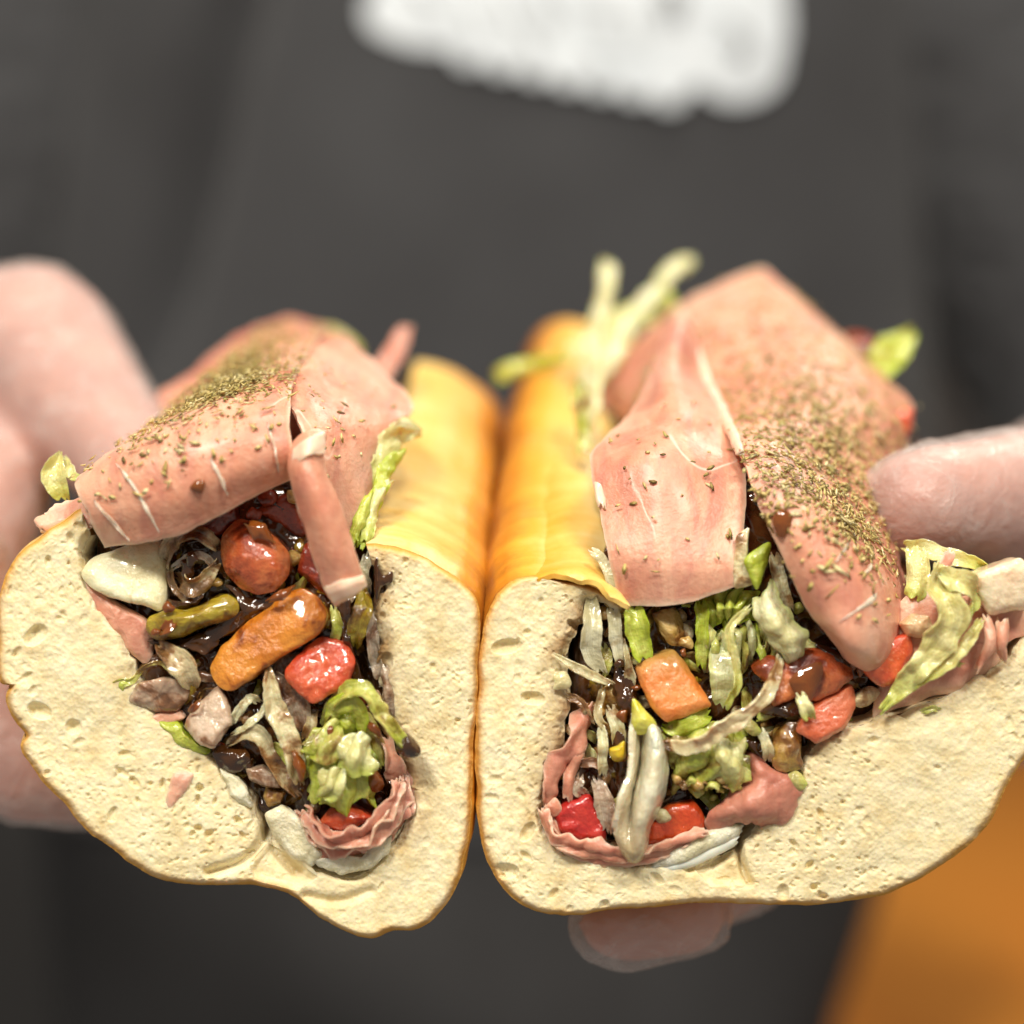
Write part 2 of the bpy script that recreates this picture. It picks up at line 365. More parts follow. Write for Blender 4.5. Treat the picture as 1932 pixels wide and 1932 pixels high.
def mat_glove():
    m, nt, b = nodes('vinyl_glove'); out = nt.nodes['Material Output']
    b.inputs['Base Color'].default_value = (.86, .80, .76, 1); setp(b, Roughness=.17); b.inputs['Specular IOR Level'].default_value = .7
    tr = N_(nt, 'ShaderNodeBsdfTransparent'); tr.inputs[0].default_value = (.97, .93, .92, 1)
    lw = N_(nt, 'ShaderNodeLayerWeight'); lw.inputs['Blend'].default_value = .35
    fac = math_(nt, 'ADD', .20, math_(nt, 'MULTIPLY', lw.outputs['Facing'], .22))
    wr = noise(nt, 120, 4, .6, 1.2); fac = math_(nt, 'ADD', fac, ramp(nt, wr.outputs[0], [(.5, (0, 0, 0)), (.8, (.16, .16, .16))]))
    mx = N_(nt, 'ShaderNodeMixShader'); nt.links.new(fac, mx.inputs[0]); nt.links.new(tr.outputs[0], mx.inputs[1]); nt.links.new(b.outputs[0], mx.inputs[2])
    nt.links.new(mx.outputs[0], out.inputs['Surface'])
    bump(nt, b, noise(nt, 190, 4, .6, 1.5).outputs[0], .5, .002); return m
def mat_shirt():
    m, nt, b = nodes('shirt_cotton')
    n = noise(nt, 16, 4); f = noise(nt, 1500, 2)
    nt.links.new(mix(nt, .25, ramp(nt, n.outputs[0], [(.3, (.037, .037, .040)), (.7, (.052, .053, .057))]), ramp(nt, f.outputs[0], [(.3, (.021, .022, .024)), (.7, (.064, .065, .069))])), b.inputs['Base Color'])
    setp(b, Roughness=.92); b.inputs['Specular IOR Level'].default_value = .2; b.inputs['Sheen Weight'].default_value = .15
    bump(nt, b, f.outputs[0], .3, .0005); return m
def mat_herb():
    m, nt, b = nodes('dried_herb')
    v = attr(nt, 0)
    nt.links.new(ramp(nt, v, [(0, (.18, .12, .03)), (.15, (.42, .30, .08)), (.45, (.72, .55, .22)), (.7, (.46, .38, .10)), (1, (.85, .72, .40))]), b.inputs['Base Color'])
    setp(b, Roughness=.6); return m

CRUMB, CRUST = mat_crumb(), mat_crust()
HAM, HAMD, HAMP = mat_ham('ham'), mat_ham('ham_dark', .45, 0), mat_ham('ham_lining', .12, 0)
GREEN_, PALE_ = (.30, .44, .035), (.66, .66, .28)
TOM = food('tomato_red', (.52, .055, .022), (.66, .12, .04), .0, .2, .5, .4, .002, 200, speck=(.80, .30, .16))
TOMS = food('tomato_stained', (.50, .10, .03), (.64, .20, .06), .46, .2, .6, .4, .002, 160)
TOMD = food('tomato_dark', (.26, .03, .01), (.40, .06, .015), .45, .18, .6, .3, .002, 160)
ORG = food('tomato_orange', (.60, .19, .015), (.72, .28, .035), .34, .2, .5, .4, .002, 120)
ORGP = food('tomato_orange_flesh', (.70, .21, .04), (.76, .29, .08), .05, .25, .4, .4, .002, 150, grad=(1, (.40, .24, .06), .40, .0))
ONW = food('onion_white', (.80, .69, .36), (.90, .82, .54), .22, .16, .6, .5, .003, 90, rad=(1, .8, .6), fibre=True)
ONC = food('onion_chunk', (.84, .74, .42), (.92, .86, .60), .10, .14, .6, .5, .003, 90, rad=(1, .8, .6))
ONMC = food('onion_chunk_mauve', (.50, .35, .24), (.68, .52, .38), .46, .14, .6, .5, .002, 160)
ONB = food('onion_stained', (.52, .41, .22), (.70, .58, .34), .68, .2, .5, .4, .002, 220, fibre=True)
ONM = food('onion_mauve', (.42, .30, .21), (.60, .46, .34), .50, .2, .5, .45, .002, 260, fibre=True)
ONP = food('onion_pale', (.70, .58, .32), (.84, .75, .48), .40, .22, .4, .45, .002, 240, fibre=True)
OLV = food('pepper_olive', (.36, .26, .015), (.52, .40, .03), .58, .14, .7, .3, .002, 150, fibre=True)
LET = food('lettuce_green', (.44, .50, .04), (.66, .68, .16), .06, .26, .3, .4, .0015, 200, grad=(2, (.38, .48, .03), .5, .0), fibre=True)
LETP = food('lettuce_pale', (.64, .58, .20), (.78, .72, .38), .08, .26, .3, .45, .0015, 150, grad=(0, (.52, .56, .12), .55, .95), fibre=True)
LETS = food('lettuce_stained', (.40, .44, .05), (.66, .64, .20), .42, .22, .45, .35, .0015, 200, fibre=True)
LETW = food('lettuce_white', (.76, .68, .34), (.88, .80, .50), .14, .24, .35, .5, .002, 170, grad=(2, (.60, .60, .22), .5, .0), fibre=True)
CHS = food('provolone', (.80, .72, .46), (.88, .82, .62), .0, .45, .1, .5, .003, 150, rad=(1, .85, .6), bs=.5)
SEED = food('chopped_relish', (.44, .26, .05), (.66, .46, .17), .46, .18, .6, .3, .0015, 300)
SAU = simple('dark_vinaigrette', (.030, .010, .003, 1), .07, .8, ns=210, c2=(.085, .030, .007, 1), bs=.5)
SAUR = simple('vinaigrette_drop', (.20, .055, .008, 1), .06, .8, .3, .002)
FAT = simple('ham_fat', (.86, .66, .50, 1), .35, .2, .5, .002, ns=400, c2=(.78, .52, .38, 1), bs=.2)
HERB, GLOVE, SHIRT = mat_herb(), mat_glove(), mat_shirt()
SKIN = food('skin', (.46, .19, .14), (.58, .28, .21), 0, .45, 0, .4, .004, 40, rad=(1, .35, .2), bs=.15)
PRINT = simple('white_print', (.57, .62, .67, 1), .7, ns=40, c2=(.67, .72, .77, 1))
PRINTG = simple('grey_print', (.20, .21, .22, 1), .7)
ORANGE = simple('orange_laminate', (.66, .22, .025, 1), .35, .1, ns=5, c2=(.78, .31, .04, 1))
WALL = simple('dark_wall', (.026, .025, .025, 1), .8, ns=6, c2=(.036, .034, .034, 1))

# ------------------------------------------------------------------ setting
mesh('wall', [(-2.2, 1.9, -1.2), (2.2, 1.9, -1.2), (2.2, 1.9, 1.6), (-2.2, 1.9, 1.6)], [(0, 1, 2, 3)], WALL, smooth=False)['kind'] = 'structure'

def empty(name, loc, label, cat_, group=None):
    o = bpy.data.objects.new(name, None); COL.objects.link(o); o.location = loc; o.empty_display_size = .02
    o['label'] = label; o['category'] = cat_
    if group: o['group'] = group
    return o

# orange counter block beside the hip
def rbox(x0, x1, y0, y1, z0, z1, r):
    bm = bmesh.new(); bmesh.ops.create_cube(bm, size=1)
    for v in bm.verts: v.co = Vector(((x0+x1)/2+v.co.x*(x1-x0), (y0+y1)/2+v.co.y*(y1-y0), (z0+z1)/2+v.co.z*(z1-z0)))
    bmesh.ops.bevel(bm, geom=bm.edges[:], offset=r, segments=5, affect='EDGES', profile=.5)
    V = [tuple(v.co) for v in bm.verts]; bm.verts.index_update(); F = [[v.index for v in f.verts] for f in bm.faces]; bm.free(); return V, F

# ------------------------------------------------------------------ bread
def bread(parent, pairs, dirv, L, bake_u, creases, seed, recess=None, sink=None):
    o = np.array([a for a, b in pairs], float); i = np.array([b for a, b in pairs], float)
    NU, NV = 1000, 120
    # even steps along the middle line so that no stretch of the loop is coarse
    mid = (o+i)/2; d = np.r_[0, np.cumsum(np.linalg.norm(np.diff((o*.6+mid*.4), axis=0), axis=1))]
    fine = 6000; to = crom(o, fine); ti = crom(i, fine)
    mm = to*.7+ti*.3; dd = np.r_[0, np.cumsum(np.linalg.norm(np.diff(mm, axis=0), axis=1))]
    tt = np.linspace(0, dd[-1], NU); idx = np.interp(tt, dd, np.arange(fine))
    O = np.stack([np.interp(idx, np.arange(fine), to[:, k]) for k in (0, 1)], 1)
    I = np.stack([np.interp(idx, np.arange(fine), ti[:, k]) for k in (0, 1)], 1)
    ctrl_idx = idx/(fine-1)*(len(pairs)-1)
    # small unevenness of the crust and of the torn inner edge
    po = np.c_[O, O[:, 0]*0]; O = O+np.stack([fbm(po, .02, seed, 4), fbm(po, .02, seed+5, 4)], 1)*3.0
    I = I+np.stack([fbm(np.c_[I, I[:, 0]*0], .03, seed+2, 4), fbm(np.c_[I, I[:, 0]*0], .03, seed+6, 4)], 1)*7.0
    v = np.linspace(0, 1, NV)
    G = O[:, None]*(1-v)[None, :, None]+I[:, None]*v[None, :, None]       # photo units
    s = G.reshape(-1, 2); wid = np.linalg.norm(O-I, axis=1)[:, None]*np.ones(NV)[None]
    de = (wid*v[None]).ravel()*PXM*1e3; di = (wid*(1-v)[None]).ravel()*PXM*1e3      # mm from crust / filling
    m2 = s*PXM; m3 = np.c_[m2, m2[:, 0]*0+seed]
    y = 0.26*fbm(m3, 130, seed, 4)+0.10*fbm(m3, 800, seed+20, 3)+0.9*fbm(m3, 35, seed+30, 2)
    dens = np.clip(.55+.9*fbm(m3, 55, seed+70, 2), 0.1, 1.2)
    pit = (pores(m2, .0010, .0001, .00034, .7, seed)*1.1+pores(m2, .0024, .00018, .0007, .45, seed+50)*1.5)*dens+pores(m2, .0080, .0004, .0015, .35, seed+90)*1.0
    y = y+pit*1e3*np.clip(de/1.2, .25, 1)
    y = y+1.3*np.exp(-(de/.55)**2)                       # rounded at the crust
    y = y+1.6*np.exp(-(di/.9)**2)
    for pts, wdt, dep in creases:
        c = cat(pts, 60); dist = np.min(np.linalg.norm(s[:, None]-c[None], axis=2), axis=1)
        y = y+dep*np.exp(-(dist/wdt)**2)
    if recess:
        for poly, dep in recess:
            poly = np.array(poly, float); ins = inpoly(s, poly)
            pc = cat(poly, 120, True); dist = np.min(np.linalg.norm(s[:, None]-pc[None], axis=2), axis=1)
            y = y+np.where(ins, dep*np.clip(dist/16, 0, 1), 0)
    k = (D+y*1e-3)/D
    V = np.stack([(s[:, 0]-966)*PXM*k, y*1e-3, (966-s[:, 1])*PXM*k], 1)
    soak = np.clip(1.25-di/4.2, 0, 1)*np.interp(ctrl_idx, bake_u[0], bake_u[2])[:, None].repeat(NV, 1).ravel()
    uv = np.stack([np.zeros(len(V)), soak, np.clip(de/1.7, 0, 1)], 1)
    # crust: outer line carried back along the roll, over a rounded far end, plus the inner side
    Vf = V.reshape(NU, NV, 3); st = slice(0, NU, 4)
    ns = 70; ss = np.linspace(0, 1, ns)**1.15
    fo = Vf[st, 0]; fi = Vf[st, -1]; c = (fo.mean(0)+fi.mean(0))/2
    nu = len(fo); dv = np.array(dirv)
    bk0 = np.interp(ctrl_idx[st], bake_u[0], bake_u[1])
    snk = np.interp(ctrl_idx[st], *sink)
    rows, ruv = [], []
    for q in ss:
        end = np.clip((q-.86)/.14, 0, 1); sc = math.sqrt(max(1-end*end, 0.0004))
        bend = np.array([1, 0, 0])*dirv[3]*q*q if len(dirv) > 3 else 0
        r = c+(fo-c)*sc+dv[:3]*L*q+bend; r[:, 2] -= snk*min(1, q*1.6)
        r = r+np.stack([fbm(r, 60, seed+4, 3), 0*r[:, 0], fbm(r, 60, seed+8, 3)], 1)*.0007*min(1, q*8)
        swell = min(1, q*22); nrm = (fo-c); nrm = nrm/(np.linalg.norm(nrm, axis=1, keepdims=True)); r = r+nrm*.0008*math.sin(swell*math.pi/2)
        rows.append(r)
        bk = bk0+.14*np.clip((q-.55)/.4, 0, 1)-.10*np.exp(-(q/.03)**2)
        ruv.append(np.stack([bk, np.full(nu, q), np.zeros(nu)], 1))
    Vc = np.stack(rows, 1); uc = np.stack(ruv, 1).reshape(-1, 3)
    crust = mesh('bread_roll', Vc.reshape(-1, 3), grid_faces(nu, ns), CRUST, parent, uv=uc, label='golden crust of the split roll')
    mesh('crumb', V, grid_faces(NU, NV, 0, True), CRUMB, crust, uv=uv, label='cream porous crumb of the cut face')
    ri = []
    for q in ss[::3]:
        end = np.clip((q-.86)/.14, 0, 1); sc = math.sqrt(max(1-end*end, 0.0004))
        bend = np.array([1, 0, 0])*dirv[3]*q*q if len(dirv) > 3 else 0
        r = c+(fi-c)*sc+dv[:3]*L*q+bend; r[:, 2] -= snk*min(1, q*1.6); r = r+np.stack([fbm(r, 220, seed, 3), 0*r[:, 0], fbm(r, 220, seed+8, 3)], 1)*.0006*min(1, q*8); ri.append(r)
    Vi = np.stack(ri, 1); nsi = Vi.shape[1]
    mesh('inner_crumb', Vi.reshape(-1, 3), grid_faces(nu, nsi, 0, True), CRUMB, crust, uv=np.tile([0, .5, 1.0], (nu*nsi, 1)))

def herbs(parent, items, seed):
    """dried herb flakes resting on the ham: (sheet key, count, u range, v range, cluster)"""
    r = np.random.default_rng(seed); V, F, A = [], [], []
    for key, cnt, (u0, u1), (v0, v1), spread in items:
        G, N = SHEETS[key]; nu, nv = G.shape[:2]
        for _ in range(cnt):
            if spread:
                u = np.clip(r.normal((u0+u1)/2, (u1-u0)/4), .01, .99); v = np.clip(r.normal((v0+v1)/2, (v1-v0)/4), .01, .99)
            else: u, v = r.uniform(u0, u1), r.uniform(v0, v1)
            a, b = int(u*(nu-1)), int(v*(nv-1)); p = G[a, b]; n = N[a, b]
            if n[2]-n[1] < 0: n = -n
            p = p+r.normal(0, .0003, 3)
            t = np.cross(n, r.normal(size=3)); t /= np.linalg.norm(t)+1e-9; bb = np.cross(n, t)
            n2 = n+t*r.normal(0, .25)+bb*r.normal(0, .25)
            l = r.gamma(2.4, .00032)+.00025; w_ = min(l*.8, r.uniform(.0002, .0007)); h = r.uniform(.00006, .00022)
            c = p+n*(.00062+r.uniform(0, .0004)); k = len(V)
            lift = n2*h*3*r.uniform(-.2, 1)
            for x, yv, z in ((-1, -.5, 0), (-.2, -1, .6), (1, -.4, 0), (.9, .5, .1), (0, 1, .7), (-.9, .5, 0)):
                V.append(c+t*l*x*.6+bb*w_*yv*.6+n*h*z+lift*(x > .5))
            V.append(c-n*h); F += [(k, k+1, k+4, k+5), (k+1, k+2, k+3, k+4)]
            F += [(k+6, k+(j+1) % 6, k+j) for j in range(6)]
            cv = r.uniform(); A += [(cv, 0, 0)]*7
    me = mesh('dried_herbs', np.array(V), F, HERB, parent, uv=np.array(A), kind='stuff', label='dried oregano flakes sprinkled over the ham')
    return me

def filler(parent, poly, cnt, seed, mats, ymin=2.5, ymax=6):
    r = random.Random(seed); xs = [p[0] for p in poly]; ys = [p[1] for p in poly]
    k = 0
    while k < cnt:
        x, y = r.uniform(min(xs), max(xs)), r.uniform(min(ys), max(ys))
        if not inpoly(np.array([[x, y]]), poly)[0]: continue
        a = r.uniform(0, 6.28); l = r.uniform(28, 75); cx, cy = math.cos(a)*l/2, math.sin(a)*l/2; bx, by = -cy*r.uniform(-.6, .6), cx*r.uniform(-.6, .6)
        d = r.uniform(ymin, ymax); nm, mt = r.choice(mats)
        ribbon(nm, [(x-cx, y-cy, d+r.uniform(-1, 2)), (x+bx, y+by, d-1), (x+cx, y+cy, d+r.uniform(-1, 2))], r.uniform(12, 34), mt, parent,
               cup=r.uniform(.2, 1.4), thick=r.uniform(.5, 1.1), twist=r.uniform(-.9, .9), frill=.4, n=16, nv=7, taper=.25, seed=seed+k)
        k += 1
def bits(parent, poly, cnt, seed, mats):
    r = random.Random(seed); xs = [p[0] for p in poly]; ys = [p[1] for p in poly]; k = 0
    while k < cnt:
        x, y = r.uniform(min(xs), max(xs)), r.uniform(min(ys), max(ys))
        if not inpoly(np.array([[x, y]]), poly)[0]: continue
        m = r.randint(4, 6); a0 = r.uniform(0, 6); R0 = r.uniform(9, 21); e = r.uniform(.4, 1)
        pts = [(x+R0*math.cos(a0+6.28*i/m)*r.uniform(.7, 1.3), y+R0*e*math.sin(a0+6.28*i/m)*r.uniform(.7, 1.3)) for i in range(m)]
        nm, mt = r.choice(mats)
        chunk(nm, pts, r.uniform(2.0, 4.5), r.uniform(1, 3), mt, parent, bulge=r.uniform(.3, 1.1), p=r.choice([2, 3, 5]), tilt=(r.uniform(-.5, .5), r.uniform(-.5, .5)), rough=.2, na=22, nr=6, seed=seed+k); k += 1
def drop(parent, x, y, d, r, mat, f=Id, name='sauce_drop', el=1.0):
    rr = random.Random(int(x*7+y)); pts = [(x+r*el*math.cos(a)*rr.uniform(.6, 1.35), y+r*math.sin(a)*rr.uniform(.6, 1.35)) for a in np.linspace(0, 6.28, 9)[:-1]]
    chunk(name, pts, d, .6, mat, parent, f=f, bulge=r*PXM*1e3*(.2 if f is not Id else .4), p=2, rough=.10, rs=420, na=28, nr=7, seed=int(x))

# ================================================================== LEFT HALF
A = empty('sandwich_half', P(450, 1640, 30).tolist(), 'sub sandwich half with ham strip hanging over a sauce-soaked tomato filling', 'sandwich', 'two cut halves of the sandwich')
pairsA = [((690, 1026), (697, 1062)), ((740, 1030), (722, 1095)), ((820, 1063), (715, 1125)), ((880, 1108), (706, 1165)), ((906, 1160), (706, 1215)),
 ((900, 1300), (722, 1310)), ((894, 1420), (758, 1420)), ((891, 1530), (766, 1520)), ((878, 1620), (752, 1585)), ((850, 1700), (715, 1622)),
 ((800, 1746), (672, 1648)), ((742, 1757), (632, 1646)), ((690, 1768), (600, 1636)), ((630, 1745), (568, 1618)), ((570, 1702), (536, 1594)),
 ((510, 1674), (508, 1572)), ((420, 1668), (496, 1548)), ((320, 1662), (474, 1508)), ((240, 1625), (436, 1462)), ((170, 1570), (398, 1430)),
 ((110, 1505), (358, 1400)), ((64, 1454), (322, 1372)), ((38, 1408), (296, 1345)), ((50, 1384), (288, 1332)), ((22, 1350), (274, 1312)),
 ((10, 1315), (264, 1292)), ((18, 1293), (258, 1278)), ((-2, 1280), (254, 1266)), ((-6, 1200), (244, 1230)), ((-1, 1120), (214, 1180)),
 ((20, 1065), (178, 1130)), ((58, 1027), (160, 1085)), ((105, 995), (155, 1045)), ((152, 962), (168, 1005))]
bakeA = ([0, 1, 2, 3, 4, 5, 7, 9, 11, 14, 20, 27, 33], [.02, .12, .34, .66, .86, .74, .55, .45, .42, .40, .40, .34, .32],
         [.3, .9, 1, 1, 1, 1, .6, .3, .1, .1, .15, .1, .05])
DA = (0.02, 1.0, 0.335)
bread(A, pairsA, DA, .125, bakeA, [([(505, 1548), (492, 1590), (455, 1625), (395, 1645)], 9, 2.0), ([(506, 1560), (520, 1600), (560, 1640)], 14, 2.5), ([(575, 1690), (640, 1700), (700, 1680)], 9, 1.0)], 3,
      [([(505, 1590), (540, 1610), (600, 1655), (560, 1680), (480, 1660), (470, 1630)], 1.5)], ([18, 24, 33], [0, .012, .026]))
massA = [(178, 1015), (300, 960), (430, 910), (560, 870), (640, 930), (680, 1010), (705, 1120), (716, 1250), (760, 1450), (750, 1560), (690, 1612), (600, 1605), (515, 1555), (400, 1428), (300, 1355), (262, 1265), (205, 1160)]
chunk('filling_sauce', massA, 5.5, 0, SAU, A, bulge=1.5, p=4, back=(2, 84, 24), rough=1.6, rs=130, na=260, nr=80, fine=.7, label='dark brown vinaigrette soaking the filling')
# ham
sheet('ham_slice', [
 [(200, 1032, 0), (270, 1024, -4), (340, 1006, -5), (420, 966, -5), (490, 930, -4), (554, 898, -2)],
 [(166, 965, -3), (240, 950, -6.5), (320, 925, -8), (410, 892, -8), (480, 862, -7), (551, 836, -5)],
 [(150, 908, 1), (230, 868, -3), (310, 824, -4), (400, 796, -4), (480, 779, -3), (546, 766, 0)],
 [(225, 846, 14), (300, 800, 12), (370, 765, 11), (430, 740, 10), (490, 724, 10), (556, 712, 10)],
 [(325, 768, 40), (385, 720, 38), (430, 694, 36), (480, 674, 36), (530, 662, 36), (590, 652, 36)],
 [(430, 690, 80), (470, 655, 80), (500, 635, 80), (535, 624, 80), (570, 620, 80), (620, 626, 80)],
 [(470, 690, 100), (500, 670, 104), (530, 660, 106), (560, 655, 106), (590, 655, 104), (625, 665, 100)]], HAM, A, (110, 80), 1.0, .45, 70, .25, key='A1', seed=2, label='pink ham slice folded over the front and dusted with herbs')
sheet('ham_slice', [
 [(522, 800, 5), (538, 740, 16), (560, 685, 42), (600, 655, 78)],
 [(548, 772, 3.5), (570, 715, 13), (600, 662, 37), (640, 634, 72)],
 [(575, 830, -1), (620, 790, 6), (665, 735, 22), (705, 685, 50)],
 [(600, 900, -1), (645, 850, 4), (700, 802, 14), (779, 766, 30)],
 [(625, 980, 0), (655, 930, 3), (692, 885, 9), (735, 802, 20)],
 [(648, 1035, 2), (665, 1000, 3), (686, 960, 6), (712, 905, 12)]], HAM, A, (70, 70), .9, .35, 80, .4, key='A2', seed=5, label='ham slice draped down the right side of the filling')
st_ = sheet('ham_strip', [
 [(560, 838, -3), (585, 812, -5), (612, 815, -3)], [(549, 884, -6), (578, 876, -9), (606, 880, -6)], [(570, 955, -7), (602, 950, -10), (632, 950, -7)],
 [(597, 1050, -7), (632, 1042, -9.5), (664, 1040, -7)], [(616, 1105, -6), (648, 1094, -8), (680, 1085, -6)], [(634, 1140, -5), (660, 1124, -7), (685, 1104, -5)]], HAM, A, (70, 26), 2.2, .3, 110, .5, seed=8, label='narrow ham strip hanging down with a pale fat end')
sheet('fat_end', [[(614, 1106, -7.2), (648, 1094, -9.4), (682, 1086, -7.2)], [(634, 1141, -6), (660, 1125, -8), (686, 1105, -6)]], FAT, st_, (10, 22), 2.3, .2, 200, .3)
sheet('fat_corner', [[(552, 850, -6.2), (582, 825, -8), (612, 812, -5)], [(551, 884, -7.6), (580, 862, -10.2), (608, 850, -7)]], FAT, st_, (12, 22), 1.0, .2, 200, .5)
sheet('ham_slice', [[(58, 984, 3), (100, 962, 4), (155, 935, 5)], [(72, 996, 2), (115, 982, 3), (165, 965, 2)], [(86, 1004, 3), (125, 998, 3), (175, 1000, 2)]], HAM, A, (24, 30), 1.2, .4, 120, 1.2, seed=4, label='torn ham tail poking out beside the bread')
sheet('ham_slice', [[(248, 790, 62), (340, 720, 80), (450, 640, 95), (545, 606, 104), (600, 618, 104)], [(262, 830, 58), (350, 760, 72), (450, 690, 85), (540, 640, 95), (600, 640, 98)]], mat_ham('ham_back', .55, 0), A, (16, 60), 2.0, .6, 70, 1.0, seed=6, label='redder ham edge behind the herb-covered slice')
ribbon('lettuce_shred', [(560, 622, 108), (630, 632, 100), (680, 665, 90)], 40, LETP, A, frill=1.0)
ribbon('lettuce_shred', [(112, 855, 10), (102, 895, 8), (118, 940, 8)], [10, 46, 30], LETP, A, cup=1.2, frill=.8, label='pale lettuce tip beside the folded ham')
ribbon('lettuce_shred', [(120, 860, 12), (135, 895, 8), (160, 905, 7)], [8, 22, 14], LETP, A, cup=.8, frill=.6)
ribbon('ham_scrap', [(690, 735, 60), (728, 690, 72), (752, 650, 80), (765, 622, 86)], [60, 50, 46, 30], HAMD, A)
# lettuce between ham and the right wall
for k, (pts, wd, m) in enumerate([([(772, 815, 20), (735, 830, 15), (712, 880, 12), (705, 940, 9)], [20, 46, 40, 20], LETP), ([(790, 825, 22), (760, 800, 20), (725, 830, 18)], 30, LETW),
      ([(760, 850, 16), (728, 885, 11), (712, 935, 7), (690, 985, 4), (672, 1035, 2)], [16, 34, 30, 34, 22], LET), ([(735, 905, 9), (705, 960, 5), (690, 1020, 2)], 26, LETP), ([(700, 930, 6), (680, 985, 2), (668, 1030, 1)], 24, LET)]):
    ribbon('lettuce_shred', pts, wd, m, A, cup=.8, frill=1.4, twist=.4, seed=k*3+1)
# pocket contents
c = lambda nm, o, y, t, m, **k: chunk(nm, o, y, t, m, A, f=Lc, **k)
rb = lambda nm, p, wd, m, **k: ribbon(nm, p, wd, m, A, f=Lc, **k)
c('onion_piece', [(150, 420), (230, 335), (420, 270), (580, 255), (605, 400), (600, 560), (575, 622), (430, 585), (240, 520)], 1.5, 6, ONC, bulge=2.0, p=3.2, tilt=(.1, -.35), rough=.25, rs=260, label='large glossy white onion chunk under the folded ham')
c('ham_scrap', [(140, 440), (160, 600), (250, 650), (330, 745), (420, 840), (510, 880), (520, 680), (360, 590), (250, 500)], 2.2, 3, HAMP, bulge=1.4, p=4, rough=.3, label='pink ham under the white onion chunk')
rb('onion_curl', [(585, 400, 3), (590, 300, 1), (650, 225, 0), (740, 215, 0), (820, 255, 0), (870, 300, 2)], [60, 90, 100, 95, 80, 50], ONB, cup=1.4, thick=1.0, twist=.5, frill=.5, label='pale curled onion ring with dark sauce inside')
rb('onion_curl', [(640, 440, 2), (690, 480, 0), (770, 480, 0), (820, 420, 0), (850, 370, 1)], [70, 110, 100, 70, 40], ONB, cup=1.2, twist=-.4, frill=.5)
rb('onion_curl', [(640, 390, 1), (690, 340, 0), (770, 330, 0), (830, 380, 1)], 40, ONM, cup=.6, twist=.6)
rb('onion_strand', [(610, 400, 2), (620, 480, 1), (680, 550, 1), (760, 560, 2)], 34, ONB)
drop(A, 718, 350, -.8, 34, SAU, Lc); drop(A, 700, 400, 0, 46, SAU, Lc)
c('tomato_chunk', [(860, 330), (865, 230), (950, 150), (1050, 165), (1170, 260), (1232, 340), (1230, 420), (1170, 495), (1060, 522), (960, 480), (890, 410)], 0, 7, TOMS, bulge=2.8, p=2.6, tilt=(-.1, -.2), rough=.6, rs=200, label='glossy rounded tomato chunk in the middle of the filling')
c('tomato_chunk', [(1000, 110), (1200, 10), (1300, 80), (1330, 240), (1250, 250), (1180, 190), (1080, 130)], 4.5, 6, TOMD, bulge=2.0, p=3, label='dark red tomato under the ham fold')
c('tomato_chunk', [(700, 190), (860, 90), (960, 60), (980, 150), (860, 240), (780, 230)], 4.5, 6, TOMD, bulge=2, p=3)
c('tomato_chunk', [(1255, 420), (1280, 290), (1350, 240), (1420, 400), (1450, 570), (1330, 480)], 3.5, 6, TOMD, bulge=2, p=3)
c('pepper_ring', [(490, 695), (530, 640), (700, 600), (850, 540), (930, 528), (972, 590), (940, 645), (800, 705), (640, 765), (540, 775), (500, 745)], -.5, 5, OLV, bulge=2.4, p=2.4, rough=.4, rs=240, label='olive green pepper piece coated in sauce')
c('tomato_strip', [(800, 905), (850, 810), (980, 700), (1100, 600), (1200, 512), (1290, 480), (1375, 540), (1422, 640), (1375, 740), (1250, 805), (1130, 885), (1000, 985), (920, 1042), (845, 1005)], -1, 9, ORG, bulge=2.3, p=4.5, tilt=(-.12, -.22), rough=.34, rs=240, label='long thick orange tomato strip with glossy upper end')
c('tomato_chunk', [(1185, 935), (1290, 805), (1370, 755), (1500, 770), (1555, 870), (1525, 965), (1450, 1045), (1350, 1092), (1250, 1022)], -1, 7, TOM, bulge=1.4, p=6, tilt=(.1, -.3), rough=.35, label='bright red square-cut tomato beside the orange strip')
rb('onion_curl', [(545, 770, 0), (610, 830, -2), (680, 900, -3), (720, 980, -2), (730, 1020, 0)], [40, 100, 130, 110, 60], ONB, cup=2.0, thick=1.0, twist=.4, label='small cupped onion petal with sauce')
rb('lettuce_shred', [(340, 990, 0), (420, 965, 0), (480, 900, -.5), (560, 880, -.5), (640, 930, 0)], [60, 30, 26, 24, 20], LETS, cup=.5, seed=9)
drop(A, 540, 905, 2, 80, SAU, Lc); drop(A, 370, 985, .2, 34, LET, Lc, 'lettuce_bit')
c('onion_piece', [(405, 1065), (450, 970), (550, 945), (680, 960), (702, 1060), (640, 1125), (560, 1125), (470, 1105)], .3, 4, ONMC, bulge=1.4, p=3.5, tilt=(.1, .2), rough=.3, label='mauve brown soaked onion slab')
c('onion_piece', [(465, 1150), (560, 1125), (660, 1125), (690, 1160), (600, 1200), (510, 1190)], 1.2, 3, HAMP, bulge=.8)
c('lettuce_piece', [(525, 1160), (640, 1165), (700, 1240), (815, 1312), (770, 1345), (650, 1305), (580, 1225)], .6, 2, LET, bulge=1.2, rough=.3, label='light green lettuce rib against the left crumb')
c('onion_piece', [(675, 1185), (740, 1090), (860, 985), (910, 1080), (935, 1180), (830, 1315), (760, 1285), (700, 1225)], -1, 5, ONMC, bulge=1.5, p=4, tilt=(-.15, -.3), rough=.25, label='pale mauve onion wedge below the orange strip')
rb('onion_strand', [(925, 1180, -.5), (970, 1110, -1), (1020, 1060, -1), (1060, 1080, 0)], 44, ONP, cup=.6)
rb('onion_strand', [(930, 1235, -1), (1010, 1190, -1.5), (1070, 1130, -1), (1090, 1080, 0)], 34, ONP, cup=.5, twist=.5)
